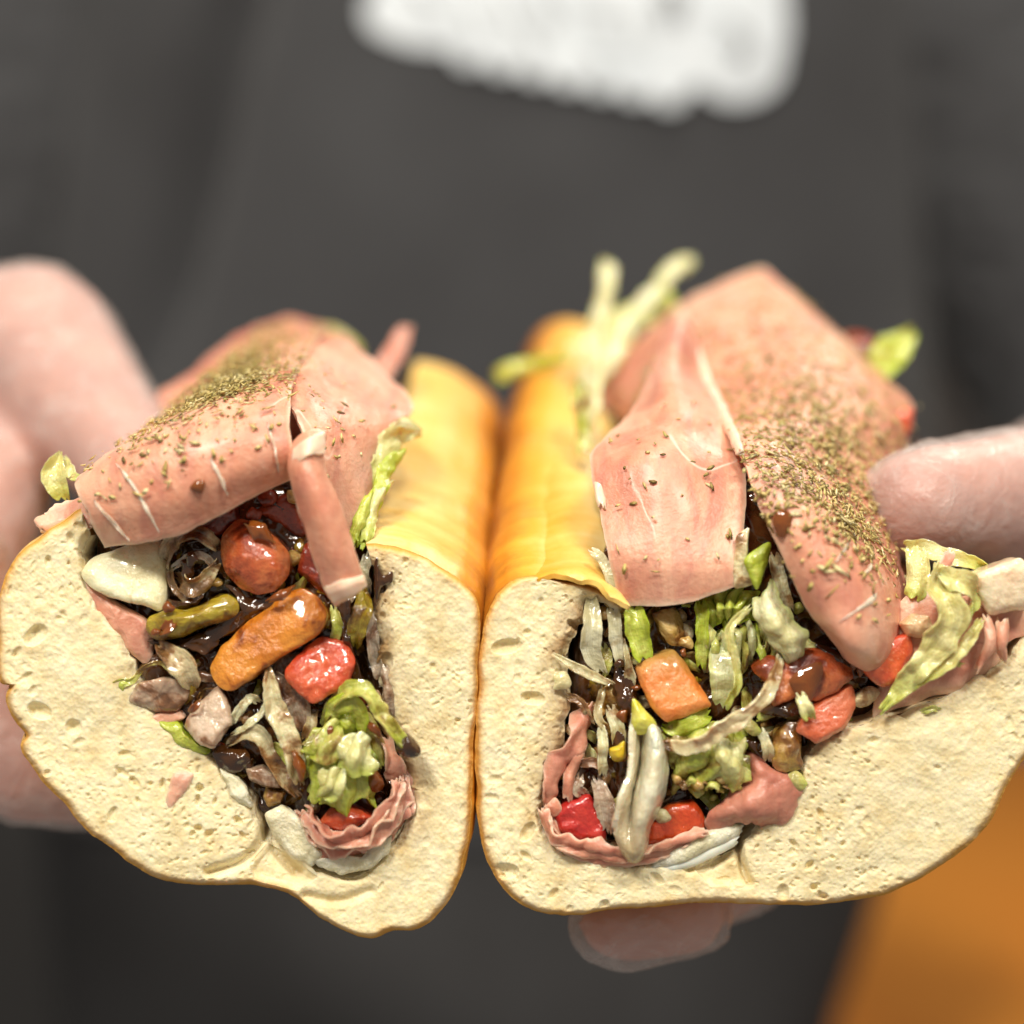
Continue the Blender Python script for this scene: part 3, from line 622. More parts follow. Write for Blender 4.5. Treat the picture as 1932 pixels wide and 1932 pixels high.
rb('onion_strip', [(1110, 910, -1.5), (1120, 1000, -2), (1145, 1110, -2.5), (1205, 1230, -3), (1245, 1360, -2.5), (1270, 1490, -1)], [26, 90, 110, 110, 100, 60], ONP, cup=1.5, thick=1.0, twist=.3, label='long pale onion strip hanging down the middle')
rb('onion_strip', [(1150, 940, .5), (1210, 1020, 0), (1270, 1120, 0), (1290, 1220, 1)], [60, 120, 120, 60], ONM, cup=1.2)
rb('onion_strip', [(1330, 1100, 1), (1330, 1180, 0), (1300, 1270, .5)], 60, ONB, cup=.8)
rb('onion_strip', [(905, 1290, 0), (1000, 1225, -1.5), (1080, 1260, -1.5), (1120, 1345, -1.5), (1180, 1445, -1), (1255, 1545, 0)], [50, 80, 80, 70, 80, 50], ONB, cup=1.2, twist=.5, label='arched stained onion ribbon low in the filling')
rb('onion_strip', [(830, 1300, 1), (900, 1330, .5), (960, 1400, 1)], 50, TOMD, cup=.8)
c('onion_piece', [(990, 1420), (1080, 1400), (1160, 1450), (1180, 1520), (1080, 1510), (1010, 1480)], .8, 3, ONM, bulge=1.2)
c('onion_piece', [(1100, 1510), (1200, 1530), (1180, 1600), (1110, 1610), (1080, 1560)], 2, 3, SEED, bulge=1.2)
# lettuce tuft
rb('lettuce_shred', [(1390, 1190, 0), (1430, 1090, -2), (1500, 1015, -4), (1600, 1010, -5), (1670, 1100, -5.5), (1720, 1190, -5.5), (1790, 1270, -5.5), (1865, 1335, -5)], [50, 80, 90, 90, 80, 80, 70, 40], LETS, cup=1.4, thick=.9, twist=.6, frill=.7, label='curled lettuce strip ending in a dark sauce tip')
c('sauce_tip', [(1760, 1310), (1810, 1240), (1870, 1290), (1885, 1335), (1850, 1362), (1790, 1350)], -4.6, 2.5, SAU, bulge=1.4, p=2)
rb('lettuce_shred', [(1410, 1200, -1), (1450, 1110, -2.5), (1530, 1090, -3.5), (1580, 1160, -3), (1570, 1250, -2)], [60, 90, 110, 100, 50], LET, cup=.6, thick=.6, twist=.5, twist2=-.6, frill=1.0, fs=180, label='bright green lettuce loop')
c('lettuce_piece', [(1450, 1180), (1500, 1120), (1560, 1160), (1560, 1230), (1500, 1260)], -.8, 3, LET, bulge=1.5, p=2)
sheet('lettuce_leaf', [[(1320, 1300, 0), (1400, 1240, -1), (1480, 1270, -1), (1560, 1280, -1), (1630, 1330, 0)], [(1310, 1400, -1), (1390, 1380, -3), (1480, 1400, -3.5), (1560, 1400, -3), (1640, 1420, -1)],
  [(1300, 1490, -1), (1390, 1500, -3.5), (1480, 1510, -4), (1570, 1500, -3), (1630, 1500, -1)], [(1290, 1575, 0), (1390, 1570, -2.5), (1490, 1605, -3), (1580, 1585, -2), (1640, 1575, 0)]], LET, A, (80, 110), .5, .5, 190, 1.8, f=Lc, seed=21, pleat=(.8, 4.2), label='crinkled pale green lettuce tuft at the bottom of the pocket')
sheet('lettuce_leaf', [[(1330, 1210, -1), (1420, 1180, -2), (1480, 1200, -1)], [(1320, 1290, -3), (1400, 1290, -5), (1490, 1290, -4)], [(1290, 1350, -3), (1380, 1370, -5), (1470, 1350, -4)]], LETS, A, (50, 60), .45, .5, 200, 1.4, f=Lc, seed=23, pleat=(.8, 2.0))
sheet('lettuce_leaf', [[(1470, 1270, -3), (1550, 1250, -4), (1620, 1300, -3)], [(1460, 1350, -4.5), (1540, 1350, -6), (1640, 1380, -4)], [(1480, 1420, -4), (1550, 1440, -5.5), (1630, 1450, -4)]], LETP, A, (50, 60), .45, .5, 200, 1.4, f=Lc, seed=27, pleat=(.8, 1.9))
sheet('lettuce_leaf', [[(1360, 1430, -4.5), (1430, 1420, -5.5), (1500, 1440, -5)], [(1350, 1500, -5), (1430, 1510, -7), (1510, 1500, -5.5)], [(1340, 1560, -4), (1420, 1560, -5.5), (1500, 1580, -4.5)]], LETP, A, (50, 60), .45, .5, 200, 1.4, f=Lc, seed=29, pleat=(.8, 1.7))
rb('lettuce_shred', [(1600, 1150, 0), (1660, 1280, -1), (1690, 1400, 0)], 70, LETS, cup=.8, frill=1.2, seed=91)
rb('onion_strand', [(1640, 1020, 1), (1690, 1130, 0), (1720, 1240, 1)], 60, ONB, cup=.8, frill=.6, seed=92)
rb('ham_lining', [(1700, 1260, 1.5), (1740, 1380, 0), (1760, 1480, 1)], 90, HAMP, thick=.5, frill=1.8, fs=380, twist=.5, seed=93)
rb('onion_strand', [(1700, 900, 1), (1720, 1020, 0), (1740, 1140, 1)], 50, ONM, cup=.8, frill=.6, seed=94)
c('sauce_pool', [(1610, 1500), (1640, 1390), (1670, 1430), (1700, 1500), (1660, 1540)], -1.2, 2, SAUR, bulge=1.4, p=2)
c('tomato_chunk', [(1355, 1695), (1430, 1610), (1530, 1598), (1645, 1660), (1560, 1715), (1470, 1745)], -.5, 5, TOM, bulge=2, p=2.5, label='red tomato bit at the bottom of the left pocket')
# ham lining and cheese at the bottom
for k in range(6):
    o = k*14; q = (k*37) % 30-15
    rb('ham_lining', [(1800-o*.5, 1430+o+q, 2.2-k*.8), (1812-o*1.2, 1560+o*.5, 1-k*.8), (1775-o*1.5+q, 1700-o*.4, .5-k*.8), (1650-o*.8, 1810-o+q, 0-k*.8), (1450+q, 1838-o*1.2, .2-k*.8), (1335+o*.6, 1790-o*1.3, .5-k*.6), (1250+o, 1660-o*.7+q, 2-k*.6)], [60, 80, 90, 80, 80, 70, 30], (HAMP, HAM, HAMD)[k % 3], cup=.3, thick=.55, frill=1.5, fs=300, twist=(.5, -.9, 1.2, .2, -1.2, .9)[k], seed=k*5+3, nv=17, n=120, label='wavy ham layer lining the bottom of the left pocket' if k == 0 else None)
c('cheese_slice', [(1085, 1655), (1180, 1610), (1280, 1680), (1340, 1790), (1400, 1850), (1330, 1905), (1230, 1860), (1150, 1800)], .4, 4, CHS, bulge=1.0, p=5, rough=.6, rs=380, label='white cheese crumbling at the bottom of the roll')
c('cheese_slice', [(1330, 1880), (1450, 1850), (1640, 1850), (1740, 1740), (1735, 1850), (1640, 1910), (1480, 1945), (1370, 1925)], .2, 4, CHS, bulge=.8, p=5, rough=.7, rs=380, seed=5)
c('cheese_slice', [(860, 1405), (930, 1430), (1000, 1510), (1030, 1620), (960, 1590), (900, 1500)], .4, 3, CHS, bulge=.9, p=4, rough=.4, seed=8)
c('ham_scrap', [(635, 1435), (722, 1440), (705, 1500), (655, 1560), (600, 1645), (578, 1605), (600, 1520)], -.6, 1.2, HAM, bulge=.5, rough=.2, label='small orange-pink ham scrap stuck on the crumb')
# right side of the pocket
rb('pepper_strip', [(1590, 500, 1), (1590, 600, -1), (1560, 700, -1), (1550, 800, 1)], [40, 95, 90, 40], OLV, cup=1.4, thick=1.4, label='olive green pepper strip along the right wall')
rb('onion_strand', [(1660, 560, 1), (1640, 700, 0), (1650, 840, 0), (1680, 960, 1)], 60, ONM, cup=.8)
rb('onion_strand', [(1620, 330, 1.5), (1590, 420, 1), (1610, 500, 2)], 60, ONP, cup=.8)
rb('onion_strand', [(1690, 480, .5), (1680, 560, 0), (1650, 620, .5)], 46, ONB, cup=.8)
c('sauce_pool', [(1640, 470), (1660, 340), (1690, 430), (1745, 415), (1735, 470), (1680, 490), (1655, 560)], -.6, 1.5, SAU, bulge=.5, rough=.2)
rb('lettuce_shred', [(1440, 600, 1), (1460, 700, 0), (1440, 770, 1)], 50, LETS, cup=.8, frill=.6)
for x, y, r in [(1000, 530, 34), (1080, 545, 30), (1040, 590, 38), (1140, 525, 26), (780, 800, 30), (960, 640, 30), (1350, 1120, 24), (900, 1390, 40), (1000, 1390, 36), (700, 1300, 20), (760, 770, 28)]:
    drop(A, x, y, .8, r, SAU, Lc)
for x, y, r, f in [(375, 922, 15, Id), (600, 600, 30, Lc), (540, 720, 26, Lc)]: drop(A, x, y, -9.2 if f is Id else -2.8, r, SAUR, f)
FILL = [('onion_strand', ONB), ('onion_strand', ONM), ('lettuce_shred', LETS), ('onion_strand', SEED), ('pepper_bit', OLV)]
for k, (o, y) in enumerate([([(890, 480), (1000, 515), (1150, 520), (1190, 560), (1060, 625), (960, 705), (850, 765), (795, 725), (930, 640), (960, 575)], .2), ([(500, 775), (640, 770), (800, 725), (860, 785), (790, 835), (700, 805), (600, 805)], .6),
     ([(1450, 560), (1530, 560), (1540, 800), (1610, 970), (1560, 980), (1490, 770)], .8), ([(825, 1335), (950, 1285), (1010, 1400), (900, 1430)], .2), ([(1030, 320), (1000, 480), (900, 470), (830, 380), (850, 300)], 1.6), ([(590, 560), (680, 570), (780, 530), (760, 590), (640, 620)], 1.0)]):
    c('sauce_pool', o, y, 3, SAU, bulge=1.0, p=2.2, rough=.5, rs=300, fine=.4, seed=k)
for k, (a, b, a2, b2, wd) in enumerate([(1000, 170, 1130, 260, 90), (1120, 560, 1230, 500, 60), (560, 720, 640, 660, 70), (1240, 1330, 1280, 1470, 60), (1430, 1200, 1380, 1290, 50), (700, 1140, 760, 1060, 40), (1600, 1180, 1680, 1250, 40)]):
    rb('sauce_streak', [(a, b, -2.6), ((a+a2)/2+8, (b+b2)/2, -3.4), (a2, b2, -2.6)], [wd*.4, wd, wd*.3], SAUR, cup=.8, thick=.5, seed=k+1)
bits(A, massA[3:], 70, 12, [('relish_bit', SEED), ('onion_bit', ONB), ('relish_bit', TOMD), ('lettuce_bit', LETS), ('pepper_bit', OLV)])
filler(A, [Lc(480, 300), Lc(1000, 60), Lc(1300, 120), Lc(1620, 560), Lc(1680, 1000), Lc(1700, 1500), Lc(1400, 1640), Lc(1000, 1450), Lc(640, 1150), Lc(480, 900), Lc(560, 640)], 60, 31, FILL, 3.0, 6.5)
def sinew(parent, key, pts, wd):
    G, N = SHEETS[key]; g = G.reshape(-1, 3); n = N.reshape(-1, 3); k = D/(D+g[:, 1]); X = g[:, 0]*k/PXM+966; Y = 966-g[:, 2]*k/PXM
    q = []
    for x, y in cat(pts, 9):
        i = np.argmin((X-x)**2+(Y-y)**2+(g[:, 1]*1e3)**2*.3); q.append((x, y, g[i, 1]*1e3-.75))
    ribbon('sinew', q, wd, FAT, parent, cup=.15, thick=.25, nv=5, taper=.3, n=26)
HA = [o for o in A.children if o.name.startswith('ham_slice')][0]
for pts, wd in [([(228, 884), (262, 935), (300, 1003)], 7), ([(400, 872), (418, 905), (430, 934)], 6), ([(178, 945), (205, 975), (245, 1020)], 6), ([(505, 800), (520, 850), (525, 890)], 4)]: sinew(HA, 'A1', pts, wd)
herbs(A, [('A1', 2000, (.32, .86), (.05, 1.0), True), ('A1', 120, (.18, .9), (.05, .98), False), ('A2', 60, (0, .7), (.05, .95), False), ('A1', 900, (.42, .62), (.35, .9), True)], 5)

# ================================================================== RIGHT HALF
B = empty('sandwich_half', P(1450, 1700, 30).tolist(), 'sub sandwich half with broad ham flap over lettuce, onion and tomato', 'sandwich', 'two cut halves of the sandwich')
pairsB = [((1182, 1146), (1178, 1152)), ((1130, 1112), (1122, 1130)), ((1070, 1094), (1108, 1132)), ((1010, 1086), (1102, 1150)), ((962, 1100), (1096, 1180)), ((926, 1142), (1078, 1220)),
 ((909, 1210), (1064, 1260)), ((901, 1310), (1072, 1330)), ((898, 1450), (1062, 1410)), ((904, 1560), (1036, 1490)), ((926, 1642), (1030, 1555)), ((972, 1700), (1078, 1606)),
 ((1055, 1726), (1150, 1624)), ((1160, 1716), (1230, 1626)), ((1300, 1706), (1310, 1618)), ((1430, 1707), (1388, 1596)), ((1550, 1706), (1440, 1545)), ((1680, 1685), (1488, 1492)),
 ((1790, 1626), (1515, 1440)), ((1860, 1562), (1550, 1398)), ((1900, 1484), (1640, 1362)), ((1925, 1440), (1740, 1330)), ((1965, 1400), (1830, 1285)), ((2005, 1310), (1900, 1235)), ((2010, 1210), (1945, 1180)), ((1995, 1140), (1975, 1130))]
bakeB = ([0, 1, 2, 3, 4, 5, 6, 8, 11, 14, 18, 25], [.02, .06, .18, .42, .70, .88, .74, .55, .44, .40, .40, .34],
         [.1, .1, .6, .8, .9, 1, 1, .7, .1, .05, .35, .2])
DB = (0.03, 1.0, 0.40, 0.006)
bread(B, pairsB, DB, .150, bakeB, [([(1392, 1588), (1398, 1625), (1412, 1665)], 7, 2.6), ([(1392, 1590), (1350, 1625), (1300, 1640)], 8, 1.2)], 8,
      [([(1310, 1640), (1392, 1600), (1410, 1668), (1340, 1672)], 1.4)], ([15, 19, 25], [0, .014, .036]))
sheet('crust_lip', [[(1000, 1096, .8), (1070, 1094, -.6), (1125, 1109, -1.4), (1185, 1149, -2)], [(1000, 1062, 9), (1065, 1040, 9), (1112, 1048, 8), (1160, 1080, 6)],
 [(1004, 990, 24), (1060, 956, 25), (1098, 958, 24), (1130, 975, 22)], [(1008, 895, 50), (1050, 866, 52), (1078, 864, 52), (1104, 872, 50)]], mat_crust(.46), B, (60, 40), 1.4, .3, 90, .6, seed=3, label='pale crust lip curling over the filling')
massB = [(1130, 1125), (1180, 950), (1300, 890), (1420, 905), (1560, 1010), (1680, 1105), (1800, 1155), (1900, 1185), (1800, 1305), (1650, 1358), (1545, 1392), (1500, 1470), (1390, 1580), (1200, 1615), (1066, 1585), (1042, 1510), (1085, 1350), (1072, 1250), (1104, 1170)]
chunk('filling_sauce', massB, 6, 0, SAU, B, bulge=1.5, p=4, back=(9, 100, 36), rough=1.6, rs=130, na=260, nr=80, fine=.7, label='dark brown vinaigrette soaking the filling')
hm = sheet('ham_slice', [
 [(1280, 585, 95), (1330, 548, 98), (1385, 526, 100), (1440, 508, 102), (1460, 545, 104)],
 [(1300, 640, 66), (1370, 622, 66), (1450, 602, 70), (1530, 598, 78), (1582, 632, 88)],
 [(1340, 735, 42), (1420, 712, 42), (1510, 692, 46), (1600, 684, 56), (1680, 722, 66)],
 [(1372, 800, 22), (1460, 792, 22), (1560, 782, 28), (1660, 782, 40), (1722, 778, 54)],
 [(1398, 860, 6), (1470, 872, 6), (1560, 882, 14), (1640, 892, 26), (1690, 902, 40)],
 [(1424, 935, -3), (1490, 952, -5.5), (1570, 970, 0), (1640, 985, 12), (1685, 1000, 26)],
 [(1474, 1040, -6), (1530, 1050, -8.5), (1600, 1050, -6), (1660, 1055, 4), (1695, 1060, 18)],
 [(1524, 1140, -6), (1570, 1140, -9), (1630, 1130, -7.5), (1680, 1120, 0), (1712, 1110, 12)],
 [(1570, 1195, -4), (1600, 1215, -9), (1645, 1225, -7), (1685, 1195, 0), (1710, 1150, 10)],
 [(1602, 1236, 1), (1620, 1252, -2), (1652, 1264, 0), (1682, 1240, 4), (1702, 1200, 10)]], HAM, B, (120, 80), 1.0, .5, 65, .25, key='B1', seed=12, label='long ham slice folded to a ridge and thick with dried herbs')
ribbon('fat_edge', [(1283, 592, 88), (1300, 640, 64), (1338, 733, 41), (1370, 798, 21), (1396, 858, 5)], [14, 16, 20, 18, 10], FAT, hm, cup=.9, thick=1.2, twist=.2, label='white fat line along the ridge')
sheet('ham_slice', [
 [(1272, 600, 64), (1281, 596, 62), (1290, 598, 60)], [(1225, 705, 38), (1270, 697, 33), (1328, 694, 52)], [(1196, 765, 28), (1275, 772, 15), (1372, 772, 28)], [(1150, 818, 18), (1265, 820, 9), (1390, 822, 18)],
 [(1116, 856, 10), (1255, 862, 4), (1406, 868, 10)], [(1116, 890, 7), (1258, 900, 2), (1407, 905, 6)], [(1130, 955, 4), (1265, 958, 0), (1408, 958, 2)], [(1148, 1050, 0), (1275, 1060, -3), (1400, 1060, -2)], [(1172, 1142, 1), (1285, 1138, -2.5), (1404, 1104, -2)]], HAM, B, (90, 70), .8, .4, 60, .2, key='B2', seed=15, label='smooth broad ham flap hanging beside the golden crust')
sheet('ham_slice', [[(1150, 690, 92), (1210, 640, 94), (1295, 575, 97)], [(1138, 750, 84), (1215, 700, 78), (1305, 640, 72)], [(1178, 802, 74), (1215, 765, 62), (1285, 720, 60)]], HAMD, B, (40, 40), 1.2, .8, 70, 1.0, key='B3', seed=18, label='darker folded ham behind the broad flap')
ribbon('fat_edge', [(1122, 868, 9), (1128, 905, 6), (1136, 955, 3)], 18, FAT, B, cup=.4)
ribbon('onion_piece', [(1118, 1040, 1), (1140, 1060, 0), (1168, 1138, -1)], [18, 24, 10], ONW, B, cup=.5)
# far shreds standing out of the top
for k, (pts, wd, m) in enumerate([([(1100, 760, 75), (1120, 640, 90), (1150, 500, 105)], 44, LETW), ([(1130, 720, 80), (1190, 610, 95), (1250, 530, 104), (1300, 490, 110)], 46, LETW), ([(1080, 680, 90), (1140, 620, 96), (1230, 590, 100)], 70, LETP),
     ([(1110, 830, 50), (1125, 740, 62), (1130, 640, 80)], 30, LETW), ([(1100, 860, 40), (1098, 780, 50), (1090, 720, 62)], 34, LETS), ([(1150, 640, 92), (1200, 590, 98), (1270, 560, 104)], 60, LETP), ([(940, 715, 100), (985, 690, 98), (1080, 672, 92)], 40, LET)]):
    ribbon('lettuce_shred', pts, wd, m, B, cup=.8, frill=1.6, twist=.4, seed=k*3+2, label='pale lettuce shred standing up behind the ham ridge' if k == 1 else None)
ribbon('lettuce_shred', [(1640, 720, 66), (1675, 670, 70), (1725, 625, 76)], [60, 80, 26], LET, B, cup=1.0, frill=1.0, label='bright green lettuce tip behind the ham')
chunk('tomato_chunk', [(1640, 830), (1700, 770), (1724, 770), (1718, 815), (1670, 850)], 46, 10, TOM, B, bulge=1.5, p=3)
ribbon('tomato_chunk', [(1575, 650, 84), (1620, 640, 86), (1665, 660, 84)], 36, TOMD, B)
c = lambda nm, o, y, t, m, f=Rc, **k: chunk(nm, o, y, t, m, B, f=f, **k)
rb = lambda nm, p, wd, m, f=Rc, **k: ribbon(nm, p, wd, m, B, f=f, **k)
rb('onion_strip', [(345, 320, 1), (350, 450, 0), (345, 590, 0), (395, 680, 1)], [60, 95, 95, 60], ONW, cup=1.2, label='white onion strip standing beside the crumb')
rb('onion_strip', [(450, 375, 1.5), (462, 500, .5), (482, 650, 1.5)], [70, 70, 40], ONW, cup=1.0)
rb('onion_strip', [(505, 540, .5), (525, 670, 0), (545, 830, 1)], [14, 50, 16], ONP, cup=.6)
rb('lettuce_shred', [(550, 370, 0), (565, 480, -1.5), (605, 620, -.5)], [110, 120, 110], LET, cup=1.2, frill=.6, label='bright green lettuce strip beneath the ham flap')
rb('lettuce_shred', [(400, 560, 2), (420, 640, 1), (400, 690, 2)], 60, LETS, cup=1, frill=.6)
c('relish_bit', [(635, 410), (740, 385), (795, 450), (775, 550), (715, 535), (680, 460)], 2, 4, SEED, bulge=1.6, p=2.5, rough=.3)
drop(B, 800, 540, .8, 34, SEED, Rc, 'relish_bit'); drop(B, 790, 590, .2, 18, SAUR, Rc)
c('tomato_chunk', [(552, 665), (620, 612), (750, 570), (805, 645), (935, 850), (700, 932), (640, 872), (580, 765)], -1, 9, ORGP, bulge=1.8, p=6, tilt=(.1, -.28), rough=.18, corner=True, label='orange tomato wedge with green herb specks')
rb('lettuce_shred', [(875, 350, 1), (882, 460, -.5), (878, 660, 1)], [70, 70, 60], LET, cup=.8, frill=.5)
sheet('lettuce_leaf', [[(850, 330, 4), (960, 300, 2), (1060, 290, 2), (1150, 270, 4)], [(880, 400, 2), (960, 380, -1), (1060, 370, -1), (1130, 370, 3)], [(900, 480, 3), (980, 440, 1), (1060, 440, 1), (1140, 450, 4)]], LET, B, (50, 70), .5, .5, 250, 1.6, f=Rc, seed=33, pleat=(.8, 4.0), label='crinkled green lettuce under the ham flap')
sheet('lettuce_leaf', [[(900, 450, 4), (1020, 470, 3), (1150, 460, 4), (1250, 500, 5)], [(930, 560, 3), (1050, 540, 1), (1150, 550, 2), (1250, 590, 4)], [(930, 680, 4), (1040, 640, 2), (1130, 630, 3), (1230, 640, 5)]], LETS, B, (60, 70), .5, .5, 250, 1.6, f=Rc, seed=37, pleat=(.9, 4.0))
for k in range(10):
    x0 = 880+k*36; rb('lettuce_shred', [(x0, 420+(k % 3)*60, 3), (x0+30, 520+(k % 2)*60, .5), (x0+10, 640+(k % 3)*40, 3)], 40, (LETP, LETS, LETW, LET)[k % 4], cup=1, twist=(-.7, .5, .9)[k % 3], frill=1.0, seed=160+k)
sheet('lettuce_leaf', [[(1120, 350, -1), (1165, 290, -2), (1212, 225, -1)], [(1150, 430, -2), (1210, 400, -4), (1255, 370, -2)], [(1200, 560, -2), (1260, 500, -5), (1365, 490, -3)], [(1255, 590, -2), (1300, 570, -4), (1355, 560, -2)], [(1295, 650, -1), (1310, 652, -2), (1325, 640, -1)]], LETW, B, (46, 30), .8, .6, 250, .8, f=Rc, seed=41, label='white lettuce rib flap between the two ham folds')
c('lettuce_piece', [(1085, 135), (1205, 55), (1185, 180), (1150, 285), (1108, 215)], -3.4, 1, LET, bulge=.8, tilt=(.3, 0), label='bright green lettuce point between the ham folds')
c('onion_piece', [(1050, 20), (1110, -15), (1095, 130), (1135, 262), (1040, 285), (1022, 200)], -2.4, 1.2, ONP, bulge=.8)
rb('onion_strip', [(1230, 120, 1), (1260, 260, 0), (1300, 380, 1)], 70, ONP, cup=.8)
rb('onion_strip', [(1265, 570, -1), (1242, 700, -4), (1150, 850, -6), (980, 965, -6.5), (840, 1050, -5.5), (695, 1040, -3)], [26, 55, 70, 75, 80, 60], ONP, cup=1.0, thick=1.0, twist=.3, label='long curved pale onion strand crossing the filling')
rb('lettuce_shred', [(960, 560, 0), (985, 700, -2), (975, 850, 0)], [100, 140, 90], LETW, cup=1.2, frill=.5)
rb('lettuce_shred', [(1110, 375, -2), (1010, 480, -3), (1040, 620, -3.5), (1050, 740, -3), (1000, 850, -1)], 38, LETP, cup=.6, frill=.4)
c('tomato_chunk', [(1105, 655), (1170, 622), (1260, 602), (1400, 568), (1500, 578), (1600, 650), (1622, 722), (1500, 792), (1420, 825), (1340, 800), (1220, 862), (1195, 760)], -.5, 9, TOMS, bulge=2.4, p=3.5, tilt=(0, -.3), rough=.25, label='large orange-red tomato chunk holding a dark sauce pool')
c('sauce_pool', [(1300, 735), (1350, 680), (1445, 640), (1462, 700), (1420, 800), (1390, 850), (1345, 800)], -3.1, 1.2, SAUR, bulge=.8, p=2, rough=.08)
c('tomato_chunk', [(1415, 835), (1500, 795), (1600, 745), (1622, 850), (1565, 970), (1440, 1042), (1335, 975), (1368, 905)], -1.2, 8, food('tomato_salmon', (.62, .13, .05), (.72, .21, .10), .10, .25, .4, .4, .002, 170), bulge=1.6, p=4, tilt=(.1, -.3), rough=.2, label='salmon red tomato slab resting on the right crumb')
c('tomato_chunk', [(1635, 655), (1800, 525), (1885, 490), (1905, 580), (1832, 742), (1745, 765), (1690, 725)], -1.5, 8, TOM, bulge=1.6, p=4, tilt=(.25, 0), rough=.15, label='bright red tomato piece tucked under the folded ham')
rb('lettuce_stem', [(1355, 800, -4), (1378, 860, -4.5), (1400, 905, -4)], 60, LETP, cup=.8, thick=1.0)
c('lettuce_piece', [(1060, 910), (1110, 905), (1165, 965), (1130, 990), (1080, 960)], -1.5, 2, LETP, bulge=.8)
sheet('onion_petal', [[(555, 880, -2), (590, 905, -1.5), (640, 945, -3), (660, 960, -1)], [(540, 1010, -4), (585, 1000, .5), (655, 1010, -6), (695, 1060, -2)], [(525, 1150, -5), (575, 1140, .5), (645, 1150, -7), (708, 1180, -2)],
  [(480, 1290, -6), (545, 1290, -1), (620, 1300, -7), (678, 1290, -2)], [(448, 1430, -5), (530, 1430, -3), (580, 1430, -6), (632, 1390, -2)], [(480, 1530, -3), (535, 1550, -4.5), (580, 1550, -4.5), (612, 1520, -2)], [(525, 1592, -1), (545, 1597, -2), (565, 1595, -2), (590, 1575, -1)]], food('onion_petal', (.84, .76, .54), (.92, .87, .68), .10, .18, .5, .5, .003, 150, grad=(0, (.40, .27, .10), .45, .95), fibre=True), B, (90, 50), 1.2, .35, 180, .5, f=Rc, seed=44, label='large white onion petal with brown-soaked tip')
c('lettuce_piece', [(545, 815), (600, 870), (658, 942), (592, 985), (538, 972), (535, 890)], -3, 2, food('onion_tip', (.62, .60, .05), (.70, .68, .18), 0, .2, .4, .4), bulge=1.2, p=2.5, label='yellow green tip above the onion petal')
sheet('lettuce_leaf', [[(690, 1000, 1), (820, 960, 0), (960, 960, 0), (1080, 990, 2)], [(700, 1080, 0), (830, 1050, -2.5), (980, 1030, -3), (1100, 1060, 0)], [(720, 1180, 0), (850, 1150, -3), (980, 1140, -3.5), (1100, 1150, 0)], [(720, 1270, 2), (850, 1260, 0), (960, 1250, 0), (1060, 1250, 2)]], LETS, B, (80, 90), .5, .4, 170, 1.6, f=Rc, seed=47, pleat=(.8, 2.8), label='pale green lettuce leaf stained brown at its lower edge')
sheet('lettuce_leaf', [[(860, 1040, -2), (960, 1010, -3), (1080, 1010, -2)], [(900, 1110, -3), (1000, 1100, -5), (1090, 1090, -3)], [(950, 1200, -2), (1030, 1200, -4), (1110, 1170, -2)], [(1000, 1250, -1), (1050, 1240, -2), (1120, 1220, -1)]], LETP, B, (60, 60), .5, .4, 260, 1.4, f=Rc, seed=49, pleat=(.8, 1.6))
rb('lettuce_shred', [(700, 930, 0), (760, 960, -2), (850, 930, -2), (920, 880, -.5)], 80, LET, cup=1.0, frill=.9)
rb('lettuce_shred', [(720, 980, 0), (800, 1000, -1.5), (880, 960, -1)], 60, LETS, cup=1.0, frill=.9)
for k in range(9):
    x0 = 740+k*34; rb('relish_bit', [(x0, 1190+(k % 3)*22, -1), (x0+22, 1205+(k % 2)*28, -2.6), (x0+52, 1215+(k % 3)*20, -1)], 36, (SEED, ONB, LETS)[k % 3], cup=.8, twist=.4, frill=.5, seed=200+k)
c('tomato_chunk', [(155, 1385), (210, 1320), (330, 1265), (395, 1380), (425, 1505), (300, 1515), (200, 1475)], .3, 7, food('tomato_deep', (.46, .02, .018), (.58, .045, .03), 0, .2, .5, .4), bulge=2.0, p=3.5, rough=.25, label='deep red tomato chunk low beside the left crumb')
c('tomato_chunk', [(605, 1435), (720, 1330), (840, 1308), (882, 1380), (893, 1450), (760, 1505), (605, 1528)], .2, 7, food('tomato_scarlet', (.56, .06, .012), (.64, .10, .02), 0, .2, .5, .4), bulge=1.8, p=4, rough=.2, label='scarlet tomato strip right of the onion petal')
sheet('ham_slice', [[(1080, 1045, 3), (1110, 1050, 2), (1135, 1060, 1)], [(1085, 1130, 2), (1140, 1130, -1), (1190, 1140, 0)], [(1070, 1220, 1), (1170, 1210, -2), (1290, 1190, 0)], [(990, 1290, 0), (1150, 1290, -3), (1335, 1255, 0)], [(900, 1375, 0), (1100, 1350, -3), (1290, 1375, 0)], [(905, 1425, 1), (1060, 1415, -1), (1180, 1405, 1)]], mat_ham('ham_mauve', .62, 0), B, (70, 60), .9, .5, 260, 1.2, f=Rc, seed=52, label='mauve ham fold at the lower right of the pocket')
rb('ham_lining', [(330, 850, 2), (270, 990, .5), (190, 1120, 0), (140, 1240, 0), (150, 1340, 1)], [70, 130, 120, 80, 60], HAMD, cup=.6, thick=.5, frill=1.8, fs=350, twist=.5, label='translucent ham strip against the left crumb')
rb('ham_lining', [(285, 1060, 1), (240, 1190, 0), (230, 1290, .5)], 60, HAMP, cup=1.0, frill=.9)
for k in range(3):
    rb('ham_lining', [(115, 1340+k*10, 1-k), (150, 1450, .5-k), (220, 1530-k*14, 0-k), (420, 1590-k*22, 0-k), (640, 1575-k*16, 0-k), (890, 1490-k*10, .5-k)], [60, 60, 60, 60, 60, 30], HAMP, cup=.3, thick=.55, frill=1.2, fs=290, twist=.6-k*.7, n=110, seed=k*4+70)
